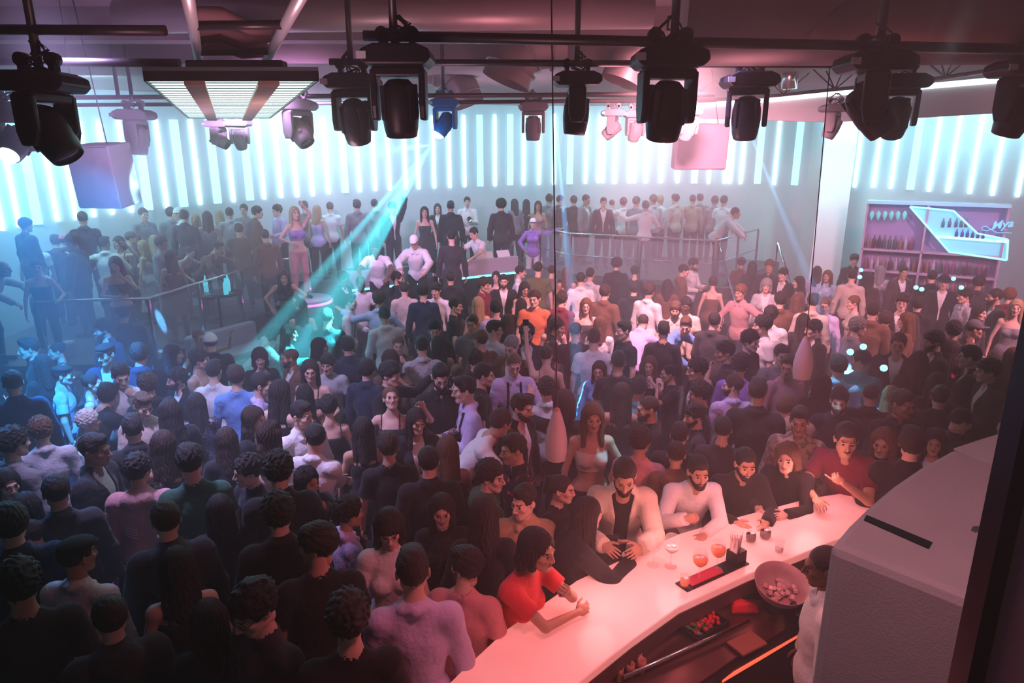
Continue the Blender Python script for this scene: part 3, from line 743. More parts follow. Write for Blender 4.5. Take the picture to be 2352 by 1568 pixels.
# glass rails: top rail, posts, glass panes
GLASS = mat('rail_glass', (.75, .85, .95), .05, alpha=.12)
M_TRUSS = mat('truss_silver', (.80, .76, .78), .35, .35)
GLOWRAIL = mat('rail_metal', (.8, .82, .88), .15, 1.)
def rail(pts, z0, h, label, mid=False, glass=True):
    t = thing('glass_railing', label, 'railing', (pts[0][0], pts[0][1], z0)); o0 = (pts[0][0], pts[0][1], z0)
    P = [V([p[0], p[1], z0+h]) for p in pts]
    MB().tube(P, .022, 8).build('top_rail', GLOWRAIL, t, origin=o0).location = (0, 0, 0)
    for a, b_ in zip(P, P[1:]):
        L = np.linalg.norm(b_-a); n = max(1, round(L/1.5))
        if mid: MB().tube([a-V([0, 0, .5]), b_-V([0, 0, .5])], .012, 6).build('mid_rail', GLOWRAIL, t, origin=o0).location = (0, 0, 0)
        for k in range(n):
            p, q = a+(b_-a)*k/n, a+(b_-a)*(k+1)/n
            MB().box((p[0], p[1], z0+h/2), (.022, .022, h/2-.01)).build('post', GLOWRAIL, t, origin=o0).location = (0, 0, 0)
            if glass:
                d = (q-p)/np.linalg.norm(q-p); c = (p+q)/2
                MB().box((c[0], c[1], z0+h*.5), (np.linalg.norm(q-p)/2-.05, .006, h*.5-.08), Rz(math.atan2(d[1], d[0]))).build('glass_pane', GLASS, t, origin=o0).location = (0, 0, 0)
    p = P[-1]; MB().box((p[0], p[1], z0+h/2), (.022, .022, h/2-.01)).build('post', GLOWRAIL, t, origin=o0).location = (0, 0, 0)
    return t
rail([A0, B0, C0], TZ, 1.02, 'glass railing with metal posts round the left terrace corner')
C2 = atz(700, 545, TZ+1.02)
rail([C0+V([.15, .1, 0]), V([C0[0]+.6, 15.1, 0])], TZ, 1.02, 'short glass railing beside the podium dancer', glass=False)
rail([R1, R2, R3, R4], BZ, 1.02, 'long glass railing in front of the guests on the right terrace', mid=True)
# stairs down from the right terrace with a tube handrail
s0 = atz(1560, 640, .5); t = thing('terrace_stairs', 'dark steps with pale handrails leading up to the right terrace', 'stairs', (R3[0]+.1, R3[1]-.2, 0))
for k in range(5): MB().box((.65, -.75+.30*k-.15, .105*(k+1)), (.65, .15, .105*(k+1)-.002)).build('step', PLATM, t)
for sx in (0.02, 1.28):
    MB().tube([(sx, -1.0, .0), (sx, -1.0, 1.0), (sx, .35, 2.0), (sx, .35, 1.05)], .02, 8).build('handrail', GLOWRAIL, t)
# ------------------------------------------------------------------ DJ booth, podiums
BT = TZ+1.0
bl, br = atz(805, 627, BT), atz(1190, 590, BT)
d = br-bl; L = np.linalg.norm(d[:2]); ang = math.atan2(d[1], d[0])
t = thing('dj_booth', 'long pale grey booth with a cyan light line under its front', 'booth', (bl[0], bl[1], TZ), ang)
SLAB = mat('booth_grey', (.42, .40, .46), .5)
MB().box((L/2, .04, .85), (L/2, .05, .17)).build('front_panel', SLAB, t, bevel=.01)
MB().box((L/2, .30, .90), (L/2, .19, .03)).build('table_top', mat('booth_top', (.05, .045, .05), .5), t)
MB().box((L/2, .13, .31), (L/2-.05, .04, .31)).build('base', BLK, t)
MB().box((L/2, .0, .655), (L/2-.02, .02, .016)).build('light_strip', glow('booth', (.10, .75, 1.), 7), t)
MB().box((.02, .28, .5), (.02, .22, .5)).build('side_panel', SLAB, t)
for k, (px, nm, lab) in enumerate(((875, 'dj_mixer', 'dark mixer on the booth before the left DJ'), (955, 'dj_deck', 'round-plattered deck before the white-capped DJ'), (1020, 'dj_deck', 'second deck on the booth right of the white-capped DJ'))):
    p = atz(px, 598, BT-.05)
    q = thing(nm, lab, 'DJ equipment', (p[0], bl[1]+.1+(p[0]-bl[0])*d[1]/d[0]+.30, TZ+.93), ang)
    MB().box((0, 0, .04), (.22, .17, .04)).build('case', BLK, q, bevel=.008)
    if 'deck' in nm: MB().lathe([(.0, .095), (.10, .095), (.11, .08)], 24).build('platter', STEEL, q)
    else:
        for i in range(4): MB().lathe([(0, .10), (.014, .10), (.016, .08)], 10, (np.eye(3), (-.12+.08*i, .02, 0))).build('knob', CHROME, q)
for px, lab in ((1118, 'white folded flyer standing on right of the booth'), (1155, 'pale leaning card at the booth right end')):
    p = atz(px, 585, BT+.02); bx = p[0]; by = bl[1]+(bx-bl[0])*d[1]/d[0]+.35
    o = MB().quadprism([(-.16, -.10, .002), (.16, -.10, .002), (.16, -.09, .002), (-.16, -.09, .002)], [(-.16, .02, .20), (.16, .02, .20), (.16, .03, .20), (-.16, .03, .20)]).build('card', mat('paper', (.8, .78, .8), .6))
    o.location = (bx, by, TZ+.93); o.rotation_euler = (0, 0, ang); tag(o, lab, 'card')
def podium(px, py, r, h, z0, lab):
    p = atz(px, py, z0+h); t = thing('podium', lab, 'podium', (p[0], p[1], z0))
    MB().lathe([(0, 0), (r, 0), (r, h-.04), (r*.98, h-.012), (0, h-.012)], 40).build('base', SLAB, t)
    MB().lathe([(r+.004, h-.09), (r+.012, h-.09), (r+.012, h-.05), (r+.004, h-.05)], 40).build('light_ring', glow('magenta', (1., .16, .75), 3), t)
    MB().lathe([(0, h-.01), (r*.98, h-.01), (r*.98, h), (0, h)], 40).build('top_disc', mat('podium_top', (.75, .55, .75), .3), t)
    return p
pd1 = podium(700, 684, .55, .28, TZ, 'round podium with magenta rim under the left dancer')
pd2 = podium(1232, 660, .45, .10, .45, 'small magenta-lit podium under the purple dancer')
MB().box((pd2[0], pd2[1], .22), (.5, .5, .225)).build('stage_block', PLATM)['kind'] = 'structure'
light('podium_magenta', 'SPOT', (pd2[0]-.6, pd2[1]-1.4, 3.6), (pd2[0], pd2[1], 1.2), 160, (.75, .15, 1.), .05, 36, .5)
light('podium_magenta', 'SPOT', (pd1[0]+.2, pd1[1]-2.0, 4.6), (pd1[0], pd1[1], 1.4), 110, (1., .50, .85), .05, 30, .5)
# dancers
def place(px, py, z0, pose, sex, scale, face, **kw):
    K = skel(pose, sex); H = atz(px, py, z0+K['head'][2]*scale); th = math.radians(face)-math.atan2(H[0], H[1])
    off = Rz(th) @ V([K['head'][0], K['head'][1], 0])*scale
    return make_person(H-off-V([0, 0, K['head'][2]*scale]), th, scale, sex, pose=pose, **kw), H, th
POSES['strut'] = dict(lean=-4, L=((.10, -.12, 1.80), (1, -.1, .3), 'relax', (0, -1, 0)), R=((.18, -.20, 1.10), (1, .4, -.3), 'relax', (-1, 0, 0)))
POSES['reach'] = dict(lean=2, L=((.66, -.12, 1.50), (.2, .3, -1), 'flat', (0, 0, -1)), R=((.22, -.14, .98), (1, .5, 0), 'relax', (-1, 0, 0)))
z1 = TZ+.28
o = make_person((pd1[0]-.05, pd1[1], z1), math.radians(20)+.3, 1.08, 'f', pose='strut', hair='long', hcol='y', top='crop', tcol='purple', bottom='pink', lod=1); tag(o, 'person dancing on the podium, pale long hair, purple top, pink leggings', 'person', 'dancers on the podiums')
o = make_person((pd2[0]-.1, pd2[1], .55), .0, 1.0, 'f', pose='reach', hair='cap', hcol='w', top='shirt', tcol='purple', bottom='white', lod=1); tag(o, 'person dancing in purple outfit and peaked cap, one arm stretched right', 'person', 'dancers on the podiums')
for px, py, s_, kw, lab in ((862, 570, 1.0, dict(hair='short', skin='d', top='tee', tcol='white'), 'person in white tee, dark skin, DJing at left of booth'),
                            (951, 556, 1.0, dict(hair='cap', hcol='w', top='hoodie', tcol='white'), 'person in white cap and white hooded top, DJing over the booth'),
                            (1088, 536, 1.0, dict(hair='short', top='tee', tcol='white'), 'person in white tee bent over the right of the booth')):
    o, _, _ = place(px, py, TZ, 'dj', 'm', s_, -10 if px < 1000 else -50, pitch=22, lod=1, **kw); tag(o, lab, 'person', 'DJs behind the booth')
# ------------------------------------------------------------------ terrace sofa and tables
SOFA = mat('sofa_white', (.55, .52, .62), .55, bump=.2, bscale=6)
def bench(pts, z, label, nm='sofa'):
    """low seat along floor points with a backrest on the far side"""
    t = thing(nm, label, 'sofa', (pts[0][0], pts[0][1], 0)); o0 = V([pts[0][0], pts[0][1], 0])
    for i, (a, b_) in enumerate(zip(pts, pts[1:])):
        a, b_ = V([*a[:2]]), V([*b_[:2]]); dd = b_-a; Ln = np.linalg.norm(dd); an = math.atan2(dd[1], dd[0]); R = Rz(an); c = (a+b_)/2-o0[:2]; n = V([-dd[1], dd[0]])/Ln
        MB().box((c[0], c[1], .22), (Ln/2-.01, .32, .22), R).build('base', SOFA, t, bevel=.03)
        MB().box((c[0], c[1], .50), (Ln/2-.02, .31, .055), R).build('seat_cushion', SOFA, t, bevel=.04)
        MB().box((c[0]+n[0]*.30, c[1]+n[1]*.30, .66), (Ln/2-.01, .09, .24), R).build('backrest', SOFA, t, bevel=.05)
bench([atz(455, 800, .75), atz(610, 757, .75)], .8, 'long white sofa below the terrace, right of the white cap')
bench([atz(105, 835, .75), atz(205, 800, .75), atz(300, 795, .75)], .8, 'white corner sofa below the left terrace rail')
def table(p, z, r, h, lab):
    t = thing('cocktail_table', lab, 'table', (p[0], p[1], z))
    MB().lathe([(0, 0), (.20, 0), (.20, .015), (.03, .03)], 24).build('foot', STEEL, t); MB().lathe([(.025, .02), (.025, h-.02)], 12).build('column', STEEL, t)
    MB().lathe([(0, h-.03), (r, h-.03), (r, h), (0, h)], 30).build('table_top', mat('table_dark', (.03, .025, .03), .15), t)
tb = atz(500, 672, TZ+.75); table(tb, TZ, .42, .75, 'round dark table with lit bottles on the left terrace')
BOT = mat('bottle_glow', (.05, .55, .65), .1, emit=(.1, .8, 1.), es=.9)
def bottle(p, h, r, m, lab, grp, nm='bottle'):
    t = thing(nm, lab, 'bottle', p, 0, grp)
    MB().lathe([(0, 0), (r, 0), (r, h*.55), (r*.75, h*.66), (r*.32, h*.75), (r*.32, h*.94)], 16).build('glass_body', m, t)
    MB().lathe([(r*.36, h*.93), (r*.36, h), (0, h)], 12).build('cap', STEEL, t)
for dx, dy, lab in ((-.25, .1, 'cyan glowing bottle on terrace table, left'), (.12, .2, 'cyan glowing bottle on terrace table, back'), (.22, -.15, 'cyan glowing bottle on terrace table, right front')):
    bottle((tb[0]+dx, tb[1]+dy, TZ+.75), .33, .042, BOT, lab, 'lit bottles on the terrace table')
# champagne bucket with glowing bottles
tb2 = atz(455, 730, 1.15)
# ------------------------------------------------------------------ far column, fascia, trusses
X0, X1 = aty(1886, 400, 15.6)[0], aty(1958, 400, 15.6)[0]
COLM = mat('column_white', (.75, .80, .82), .6)
struct(MB().box(((X0+X1)/2, 15.95, 2.8), ((X1-X0)/2, .35, 2.8)).build('column', COLM))
light('column_wash', 'SPOT', ((X0+X1)/2-.5, 14.3, .9+3.9), ((X0+X1)/2, 15.6, 3.4), 600, (.55, 1., 1.), .1, 70, .8)
# white fascia with a glowing lip under the curved truss
FAS = mat('fascia_white', (.70, .66, .70), .6, var=.08)
fp = [(1500, 262, 13.9, 285), (1600, 245, 13.2, 272), (1760, 233, 12.1, 276), (1900, 219, 11.2, 281), (2090, 205, 9.9, 272), (2325, 185, 8.4, 258), (2480, 170, 7.6, 248)]
pts = [(aty(x, y, Y), aty(x, y2, Y)) for x, y, Y, y2 in fp]
t = thing('ceiling_fascia', 'white curved fascia with glowing upper lip under the right truss', 'fascia', tuple(pts[0][1]))
o0 = pts[0][1]; b = MB(); lip = MB()
for (a, a2), (c, c2) in zip(pts, pts[1:]):
    b.quadprism([a-o0, a2-o0, a2-o0+V([0, .05, 0]), a-o0+V([0, .05, 0])], [c-o0, c2-o0, c2-o0+V([0, .05, 0]), c-o0+V([0, .05, 0])])
b.build('panel', FAS, t)
lip.tube([a-o0+V([0, -.02, .02]) for a, _ in pts], .035, 8).build('glowing_lip', glow('lip', (.75, 1., .98), 3.5), t)
def truss(path, w, h, nm_label, seg=.45, m=STEEL):
    """triangular lattice truss along a path of 3D points (two upper chords, one lower)"""
    t = thing('lattice_truss', nm_label, 'truss', tuple(path[0])); o0 = V(path[0], float)
    P = [V(p, float)-o0 for p in path]
    cum = np.concatenate([[0], np.cumsum([np.linalg.norm(b_-a) for a, b_ in zip(P, P[1:])])]); n = int(cum[-1]/seg)
    at = lambda s_: V([np.interp(s_, cum, [p[i] for p in P]) for i in range(3)])
    side = lambda s_: (lambda d: V([-d[1], d[0], 0])/np.hypot(d[0], d[1]))(at(min(s_+.1, cum[-1]))-at(max(s_-.1, 0)))
    ch = [[at(k*seg)+side(k*seg)*w/2+V([0, 0, h]) for k in range(n+1)], [at(k*seg)-side(k*seg)*w/2+V([0, 0, h]) for k in range(n+1)], [at(k*seg) for k in range(n+1)]]
    for c in ch: MB().tube(c, .026, 8).build('chord', m, t)
    lac = MB()
    for k in range(n):
        for c in ch[:2]: lac.tube([c[k], ch[2][k+1]] if k % 2 else [ch[2][k], c[k+1]], .012, 6)
        lac.tube([ch[0][k], ch[1][k+1]] if k % 2 else [ch[1][k], ch[0][k+1]], .012, 6)
    lac.build('lacing', m, t)
    return t
truss([aty(x, y, Y) for x, y, Y in ((1585, 232, 13), (1760, 222, 11.9), (1900, 207, 11.0), (2090, 190, 9.7), (2352, 150, 8.2), (2500, 125, 7.4))], .5, .45, 'curved lattice truss sweeping along the right ceiling above the fascia')
truss([aty(x, y, Y) for x, y, Y in ((1600, 205, 15.5), (1760, 190, 14.8), (1900, 180, 14.0))], .4, .35, 'farther lattice truss behind the middle fixtures')
# silver cylinder speaker on the far truss
p = aty(1818, 150, 11.5); o = MB().lathe([(0, -.35), (.12, -.35), (.12, .0), (.0, .0)], 20).build('ceiling_can', CHROME); o.location = p; tag(o, 'silver can lamp on the truss, above the right of centre', 'lamp')
# pipes of the rig
def pipe(p, q, r, lab, m=STEEL, nm='rig_pipe'):
    o = MB().tube([V([0, 0, 0.]), V(q)-V(p)], r, 14).build(nm, m); o.location = p; return tag(o, lab, 'pipe', 'pipes of the lighting rig')
YA, YB, YC = 4.4, 6.2, 9.8
pipe(aty(-60, 68, YA), aty(380, 70, YA), .030, 'topmost dark rig pipe at upper left corner, ending in mid-air')
pipe(aty(-60, 140, YA+.9), aty(413, 145, YA+.9), .030, 'second dark rig pipe at upper left, over the blue fixture')
pipe(aty(835, 82, YA), aty(2420, 114, YA), .030, 'long near rig pipe carrying the biggest fixtures')
pipe(aty(757, 142, YB), aty(2100, 150, YB), .028, 'second long rig pipe carrying the mid-sized fixtures')
pipe(aty(-60, 225, YC-1), aty(1640, 216, YC-1), .028, 'thin far rig pipe, upper of the far pair')
pipe(aty(-60, 243, YC), aty(1640, 230, YC), .026, 'thin far rig pipe, lower of the far pair')
VP = [(78, 0, 92, 170, YA, 5.6), (790, 0, 806, 150, YB, 5.6), (897, 0, 905, 95, YA, 5.6), (1012, 115, 1018, 215, YC, 5.6), (1325, 0, 1325, 150, YB, 5.6), (1548, 0, 1548, 95, YA, 5.6), (1733, 0, 1727, 150, YB, 5.6), (2020, 0, 2020, 105, YA, 5.6), (262, 112, 272, 225, YC, 5.6), (283, 112, 303, 225, YC, 5.6)]
for i, (x0, y0, x1, y1, Y, z) in enumerate(VP):
    q = aty(x1, y1, Y); o = MB().tube([(0, 0, 0), (0, 0, 5.6-q[2])], .026, 12).build('drop_pipe', STEEL); o.location = q
    tag(o, ['left, over the blue-lit fixture', 'left of the biggest fixture', 'above the biggest fixture', 'above the cyan beam fixture', 'above the slim fixture by the lamp cord', 'above the fixture right of centre', 'above the boxy fixture, right', 'above the tilted right fixture', 'first of the far pair, left', 'second of the far pair, left'][i].join(['vertical drop pipe from the ceiling, ', '']), 'pipe', 'drop pipes of the rig')
# ------------------------------------------------------------------ moving-head lamps
def moving_head(px, py, Y, size, pan, tilt, lab, body=LAMPBLK, lens=None, aim=None):
    """origin at the underside of the base; base above, yoke and head below; size = base width"""
    p = aty(px, py, Y); k = size/.42
    t = thing('moving_head_lamp', lab, 'stage light', tuple(p), 0, 'moving-head lamps on the rig')
    t.scale = (k,)*3
    pr = [(-.21, .02), (-.17, -.015), (.17, -.015), (.21, .02), (.20, .07), (.13, .10), (-.13, .10), (-.20, .07)]
    bm = MB(); bm.quadprism([(x, -.15, z) for x, z in pr], [(x, .15, z) for x, z in pr])
    bm.build('base', body, t, bevel=.012)
    for sx in (-.09, .09):
        MB().box((sx, 0, .13), (.018, .03, .045)).tube([(sx, -.03, .17), (sx, .03, .17)], .04, 12).build('clamp', body, t)
    cb = MB(); rg = random.Random(int(px))
    for q in range(5):
        x0 = rg.uniform(-.12, .12); pts = [(x0, rg.uniform(-.05, .05), .09)]
        for z in (.13, .17, .21): pts.append((rg.uniform(-.10, .10), rg.uniform(-.07, .03), z+rg.uniform(-.02, .02)))
        pts.append((rg.uniform(-.03, .03), 0, .27)); cb.tube(pts, .008, 6)
    cb.build('cables', body, t)
    MB().box((-.19, -.155, .035), (.028, .006, .02)).build('display', mat('display_pale', (.7, .7, .75), .3), t)
    y = bpy.data.objects.new('yoke', None)
    R = Rz(math.radians(pan))
    ym = MB(); ym.box(R @ V([0, 0, -.045]), (.155, .07, .028), R)
    for sx in (-1, 1):
        pr2 = [(-.075, -.03), (.075, -.03), (.075, -.24), (.05, -.32), (-.05, -.32), (-.075, -.24)]
        ym.quadprism([R @ V([sx*.165, a, b_]) for a, b_ in pr2], [R @ V([sx*.125, a, b_]) for a, b_ in pr2])
    ym.build('yoke', body, t, bevel=.012)
    M = R @ Rx(math.radians(tilt)); pv = V([0, 0, -.235])
    if aim is not None:
        M = V([list(r_) for r_ in (-Vector(V(aim)-p)).to_track_quat('Z', 'Y').to_matrix()])
    # head: a shaped barrel pointing along local -Z, its axis through the yoke pivot
    prof = [(0, .155), (.06, .150), (.095, .115), (.112, .05), (.115, -.04), (.105, -.13), (.094, -.18), (.086, -.185), (.086, -.172), (0, -.172)]
    hd = MB().lathe(prof[:9], 20, (M, pv)).build('head', body, t)
    fin = MB()
    for q in range(4): fin.box(M @ V([.107*math.cos(q*PI/2+.78), .107*math.sin(q*PI/2+.78), .02])+pv, (.02, .02, .10), M @ Rz(q*PI/2+.78))
    fin.build('cooling_fins', body, hd, bevel=.005)
    MB().lathe([(0, -.176), (.084, -.176), (.084, -.17)] if aim is None and not lens else [(0, -.245), (.04, -.236), (.07, -.212), (.084, -.17)], 20, (M, pv)).build('lens', lens or mat('lens_dark', (.10, .11, .14), .08, .3), hd)
    return t, M, pv, p, k
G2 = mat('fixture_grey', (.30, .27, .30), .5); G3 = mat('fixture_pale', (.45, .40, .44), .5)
MH = [(915, 148, YA, .42, 0, 8, 'biggest black moving-head lamp, hanging just left of centre'), (1535, 152, YA, .43, 6, 14, 'big black moving-head lamp, right of the left lamp cord'),
      (2007, 160, YA, .40, 75, -38, 'black moving-head lamp tilted down left, by the right lamp cord'), (98, 207, YA, .43, 78, -35, 'blue-lit moving-head lamp, tilted, upper left'),
      (812, 202, YB, .46, -6, 22, 'moving-head lamp half behind the biggest one, blue underside'), (1325, 194, YB, .41, 88, 4, 'slim side-on moving-head lamp just right of the lamp cord'),
      (1720, 197, YB, .44, -18, 14, 'boxy black moving-head lamp between the two big right ones'), (2066, 200, YB, .42, -20, 30, 'brownish moving-head lamp behind the tilted right one'),
      (2352, 172, YA+.8, .42, 20, 18, 'moving-head lamp cut by the right frame edge'), (1225, 252, YC, .40, 0, 6, 'small far moving-head lamp left of the lamp cord'),
      (310, 272, YC-1, .43, 90, 4, 'lone far moving-head lamp below the left pipes'), (682, 250, YC-1, .46, 60, -40, 'brownish moving-head lamp right of the glowing ceiling panel'),
      (1460, 268, YC+1.6, .38, 10, 30, 'pale far moving-head lamp, right one of a close pair'), (1408, 265, YC+1.6, .38, 70, 50, 'pale far moving-head lamp, left one of a close pair'),
      (1582, 262, YC, .34, 20, 25, 'pale moving-head lamp low behind the big right one'), (1916, 255, YC, .36, 50, 20, 'pale moving-head lamp beneath the fascia, by right cord'),
      (548, 288, YC+.6, .34, 10, 30, 'pale moving-head lamp under the right plank end'), (500, 290, YC+.6, .34, 80, -60, 'pale moving-head lamp tilted, under the left plank end')]
for i, (px, py, Y, sz, pan, ti, lab) in enumerate(MH):
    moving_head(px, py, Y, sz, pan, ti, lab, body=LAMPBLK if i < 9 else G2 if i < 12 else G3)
LENSC = glow('lens_cyan', (.55, .95, 1.), 40)
AIMC = aty(765, 665, 9.3)
t, M, pv, p, k = moving_head(1022, 243, YC, .40, -15, 0, 'blue moving-head lamp throwing the cyan beam, left of centre', body=mat('fixture_blue', (.03, .16, .42), .4), lens=LENSC, aim=AIMC)
src = V(p)+k*(pv+M @ V([0, 0, -.26]))
light('lens_spill', 'POINT', tuple(src+V([-.1, -.25, -.05])), (0, 0, 0), 5, (.05, .55, 1.), .02)  # added point light standing in for spill from the lens
tgt = AIMC
def beam_light(nm, loc, to, e, col, deg, gobo=0.):
    o = light(nm, 'SPOT', tuple(loc), tuple(to), e, col, .015, deg, .15)
    if gobo:
        d = o.data; d.use_nodes = True; nt = d.node_tree; em = nt.nodes['Emission']
        tc = nt.nodes.new('ShaderNodeTexCoord'); n = nt.nodes.new('ShaderNodeTexNoise'); n.inputs['Scale'].default_value = gobo; r = nt.nodes.new('ShaderNodeMapRange')
        r.inputs[1].default_value = .38; r.inputs[2].default_value = .62; r.inputs[3].default_value = .05; r.inputs[4].default_value = 1.6
        nt.links.new(tc.outputs['Normal'], n.inputs['Vector']); nt.links.new(n.outputs['Fac'], r.inputs[0]); nt.links.new(r.outputs[0], em.inputs['Strength'])
    return o
dirv = (tgt-src)/np.linalg.norm(tgt-src)
beam_light('beam_cyan', src+dirv*.1, tgt, 30000, (.06, .80, .95), 17, 9.)
beam_light('beam_cyan_upper', src+dirv*.1, aty(560, 395, 9.0), 3500, (.40, .95, 1.), 13, 14.)
t, M, pv, p, k = moving_head(28, 262, YB+.2, .42, 0, -50, 'blue glowing moving-head lamp at the upper left edge', lens=glow('lens_blue', (.35, .75, 1.), 25))
beam_light('beam_blue', V(p)+k*(pv+M @ V([0, 0, -.27])), atz(230, 1050, 0), 3000, (.02, .32, 1.), 42)
# thin blue beams standing in the haze, each from a lamp above
beam_light('beam_thin', aty(1326, 310, YB)+V([0, 3.0, .2]), atz(1330, 880, 1.2), 40000, (.12, .50, 1.), 3.2)
beam_light('beam_thin', aty(1720, 300, YB+2), atz(1925, 800, 1.4), 30000, (.15, .52, 1.), 3.2)
beam_light('beam_thin', aty(330, 300, YC-.5), atz(375, 800, .7), 14000, (.12, .48, 1.), 2.6)
light('head_cyan', 'SPOT', tuple(aty(1500, 300, 5.5)+V([0, 0, .6])), tuple(atz(1425, 980, 1.5)), 900, (.06, .75, 1.), .03, 10, .3)
light('head_cyan', 'SPOT', tuple(aty(1700, 300, 7.5)+V([0, 0, .6])), tuple(atz(1965, 870, 1.5)), 800, (.15, .65, 1.), .03, 11, .3)
# ------------------------------------------------------------------ glowing ceiling panel with planks, ladder truss, ducts
zN, YN = 0, 4.6
pN0, pN1 = aty(330, 186, YN), aty(733, 180, YN); zP = (pN0[2]+pN1[2])/2
QP = [atz(330, 186, zP), atz(733, 186, zP), atz(622, 272, zP), atz(432, 272, zP)]
t = thing('ceiling_light', 'long glowing slatted ceiling panel, upper left, under two brown planks', 'ceiling light', tuple(QP[0]))
o0 = QP[0]
def pq(u, v, dz=0.): return QP[0]*(1-u)*(1-v)+QP[1]*u*(1-v)+QP[2]*u*v+QP[3]*(1-u)*v-o0+V([0, 0, dz])
def slab(b, u0, u1, v0, v1, z0, z1): b.quadprism([pq(u0, v0, z0), pq(u1, v0, z0), pq(u1, v1, z0), pq(u0, v1, z0)], [pq(u0, v0, z1), pq(u1, v0, z1), pq(u1, v1, z1), pq(u0, v1, z1)]); return b
fr = MB()
for q in ((0, 1, 0, .006), (0, 1, .994, 1), (0, .012, 0, 1), (.988, 1, 0, 1)): slab(fr, *q, .0, .06)
fr.build('frame', BLK, t); slab(MB(), 0, 1, 0, 1, .062, .085).build('back_tray', mat('tray_grey', (.16, .17, .18), .6), t)
PAN = glow('panel', (.66, 1., .95), 2.4); n = 24
for i in range(n): slab(MB(), .014, .986, (i+.14)/n, (i+.86)/n, .0115, .04).build('lamp_slat', PAN, t, bevel=.006)
lv = MB()
for i in range(n+1): slab(lv, .014, .986, (i-.05)/n*.995+.002, (i+.05)/n*.995+.002, .006, .011)
lv.build('louvre', BLK, t)
WOOD = mat('plank_wood', (.50, .32, .24), .7, bump=.4, bscale=25, var=.3)
for f0, lab in ((.29, 'left rough brown plank beneath the glowing ceiling panel'), (.71, 'right rough brown plank beneath the glowing ceiling panel')):
    o = slab(MB(), f0-.06, f0+.06, -.01, 1.0, -.03, -.002).build('plank', WOOD, bevel=.004); o.location = o0; tag(o, lab, 'plank', 'planks under the ceiling panel')
t = thing('ladder_truss', 'shiny two-tube ladder truss leading overhead to the glowing panel', 'truss', (0, 0, 0))
zT = zP+.22
a0, a1, c0, c1 = atz(427, -30, zT), atz(462, 168, zT), atz(702, -30, zT), atz(598, 165, zT)
o0 = a0; t.location = a0
for p_, q_ in ((a0, a1), (c0, c1)):
    MB().tube([p_-o0, q_-o0], .030, 14).build('side_tube', M_TRUSS, t)
ex = mat('fabric_mauve', (.42, .22, .24), .7, bump=.5, bscale=5)
rr = MB()
for f0 in (.28, .60, .9):
    a, c = a0+(a1-a0)*f0, c0+(c1-c0)*f0; MB().tube([a-o0, c-o0], .024, 10).build('rung', STEEL, t)
    if f0 > .3: pass
for f0 in (.50, .96):
    a, c = a0+(a1-a0)*f0-o0, c0+(c1-c0)*f0-o0
for k_, (f0, f1) in enumerate(((.35, .52), (.52, .62), (.62, .74), (.76, .86))):
    a, c = a0+(a1-a0)*f0-o0+V([0, 0, .10]), c0+(c1-c0)*f1-o0+V([0, 0, .10])
    MB().tube([a, (a*2+c)/3+V([0, 0, .03]), (a+c*2)/3-V([0, 0, .02]), c], .040, 12).build('cross_bar', ex, t)
o = MB().box((0, 0, 0), (.33, .06, .05)).build('junction_box', BLK, bevel=.01); o.location = aty(545, 158, YN+.4); tag(o, 'black box joining the ladder truss to the glowing panel', 'box')
# ducts: bent spiral tubes hanging from the ceiling
def duct(px0, px1, ytop_, ybot, Y, lab, flip=1):
    r = (px1-px0)/2/F_PX*Y; c = aty((px0+px1)/2, ybot, Y); zt = 5.6
    t = thing('air_duct', lab, 'duct', (c[0], c[1], c[2]+r), 0, 'bent air ducts under the ceiling')
    H = zt-(c[2]+r)-.02
    pts = [(1.15*flip*r*2, .1, max(H*.55, .25)), (1.0*flip*r, .05, H*.30+.10), (.35*flip*r, .02, .10), (0, 0, -r*.55)]
    MB().tube(pts, [r*.92, r, r, r*1.0], 28, False).build('tube', DUCT, t)
    for q in range(3):
        a = V(pts[q])*.6+V(pts[q+1])*.4; d_ = V(pts[q+1])-V(pts[q]); d_ = d_/np.linalg.norm(d_); MB().tube([a-d_*.012, a+d_*.012], r*1.06, 28).build('rib', DUCT, t)
duct(1108, 1215, 95, 215, 9.75, 'bent metal duct left of the left lamp cord', 1); duct(1380, 1470, 95, 212, 9.75, 'bent metal duct right of the left lamp cord', 1); duct(1040, 1112, 150, 258, 12., 'farther bent duct above the cyan beam lamp', -1)
o = MB().tube([(0, 0, 0), (7, -.3, .0)], .36, 28).build('air_duct', DUCT); o.location = aty(1560, 35, 5.6); tag(o, 'wide horizontal duct along the upper right ceiling', 'duct')
o = MB().tube([(0, 0, 0), (-5.6, .3, .0)], .17, 24).build('air_duct', DUCT); o.location = aty(1500, 25, 7.6); tag(o, 'slimmer horizontal duct along the top centre ceiling', 'duct')
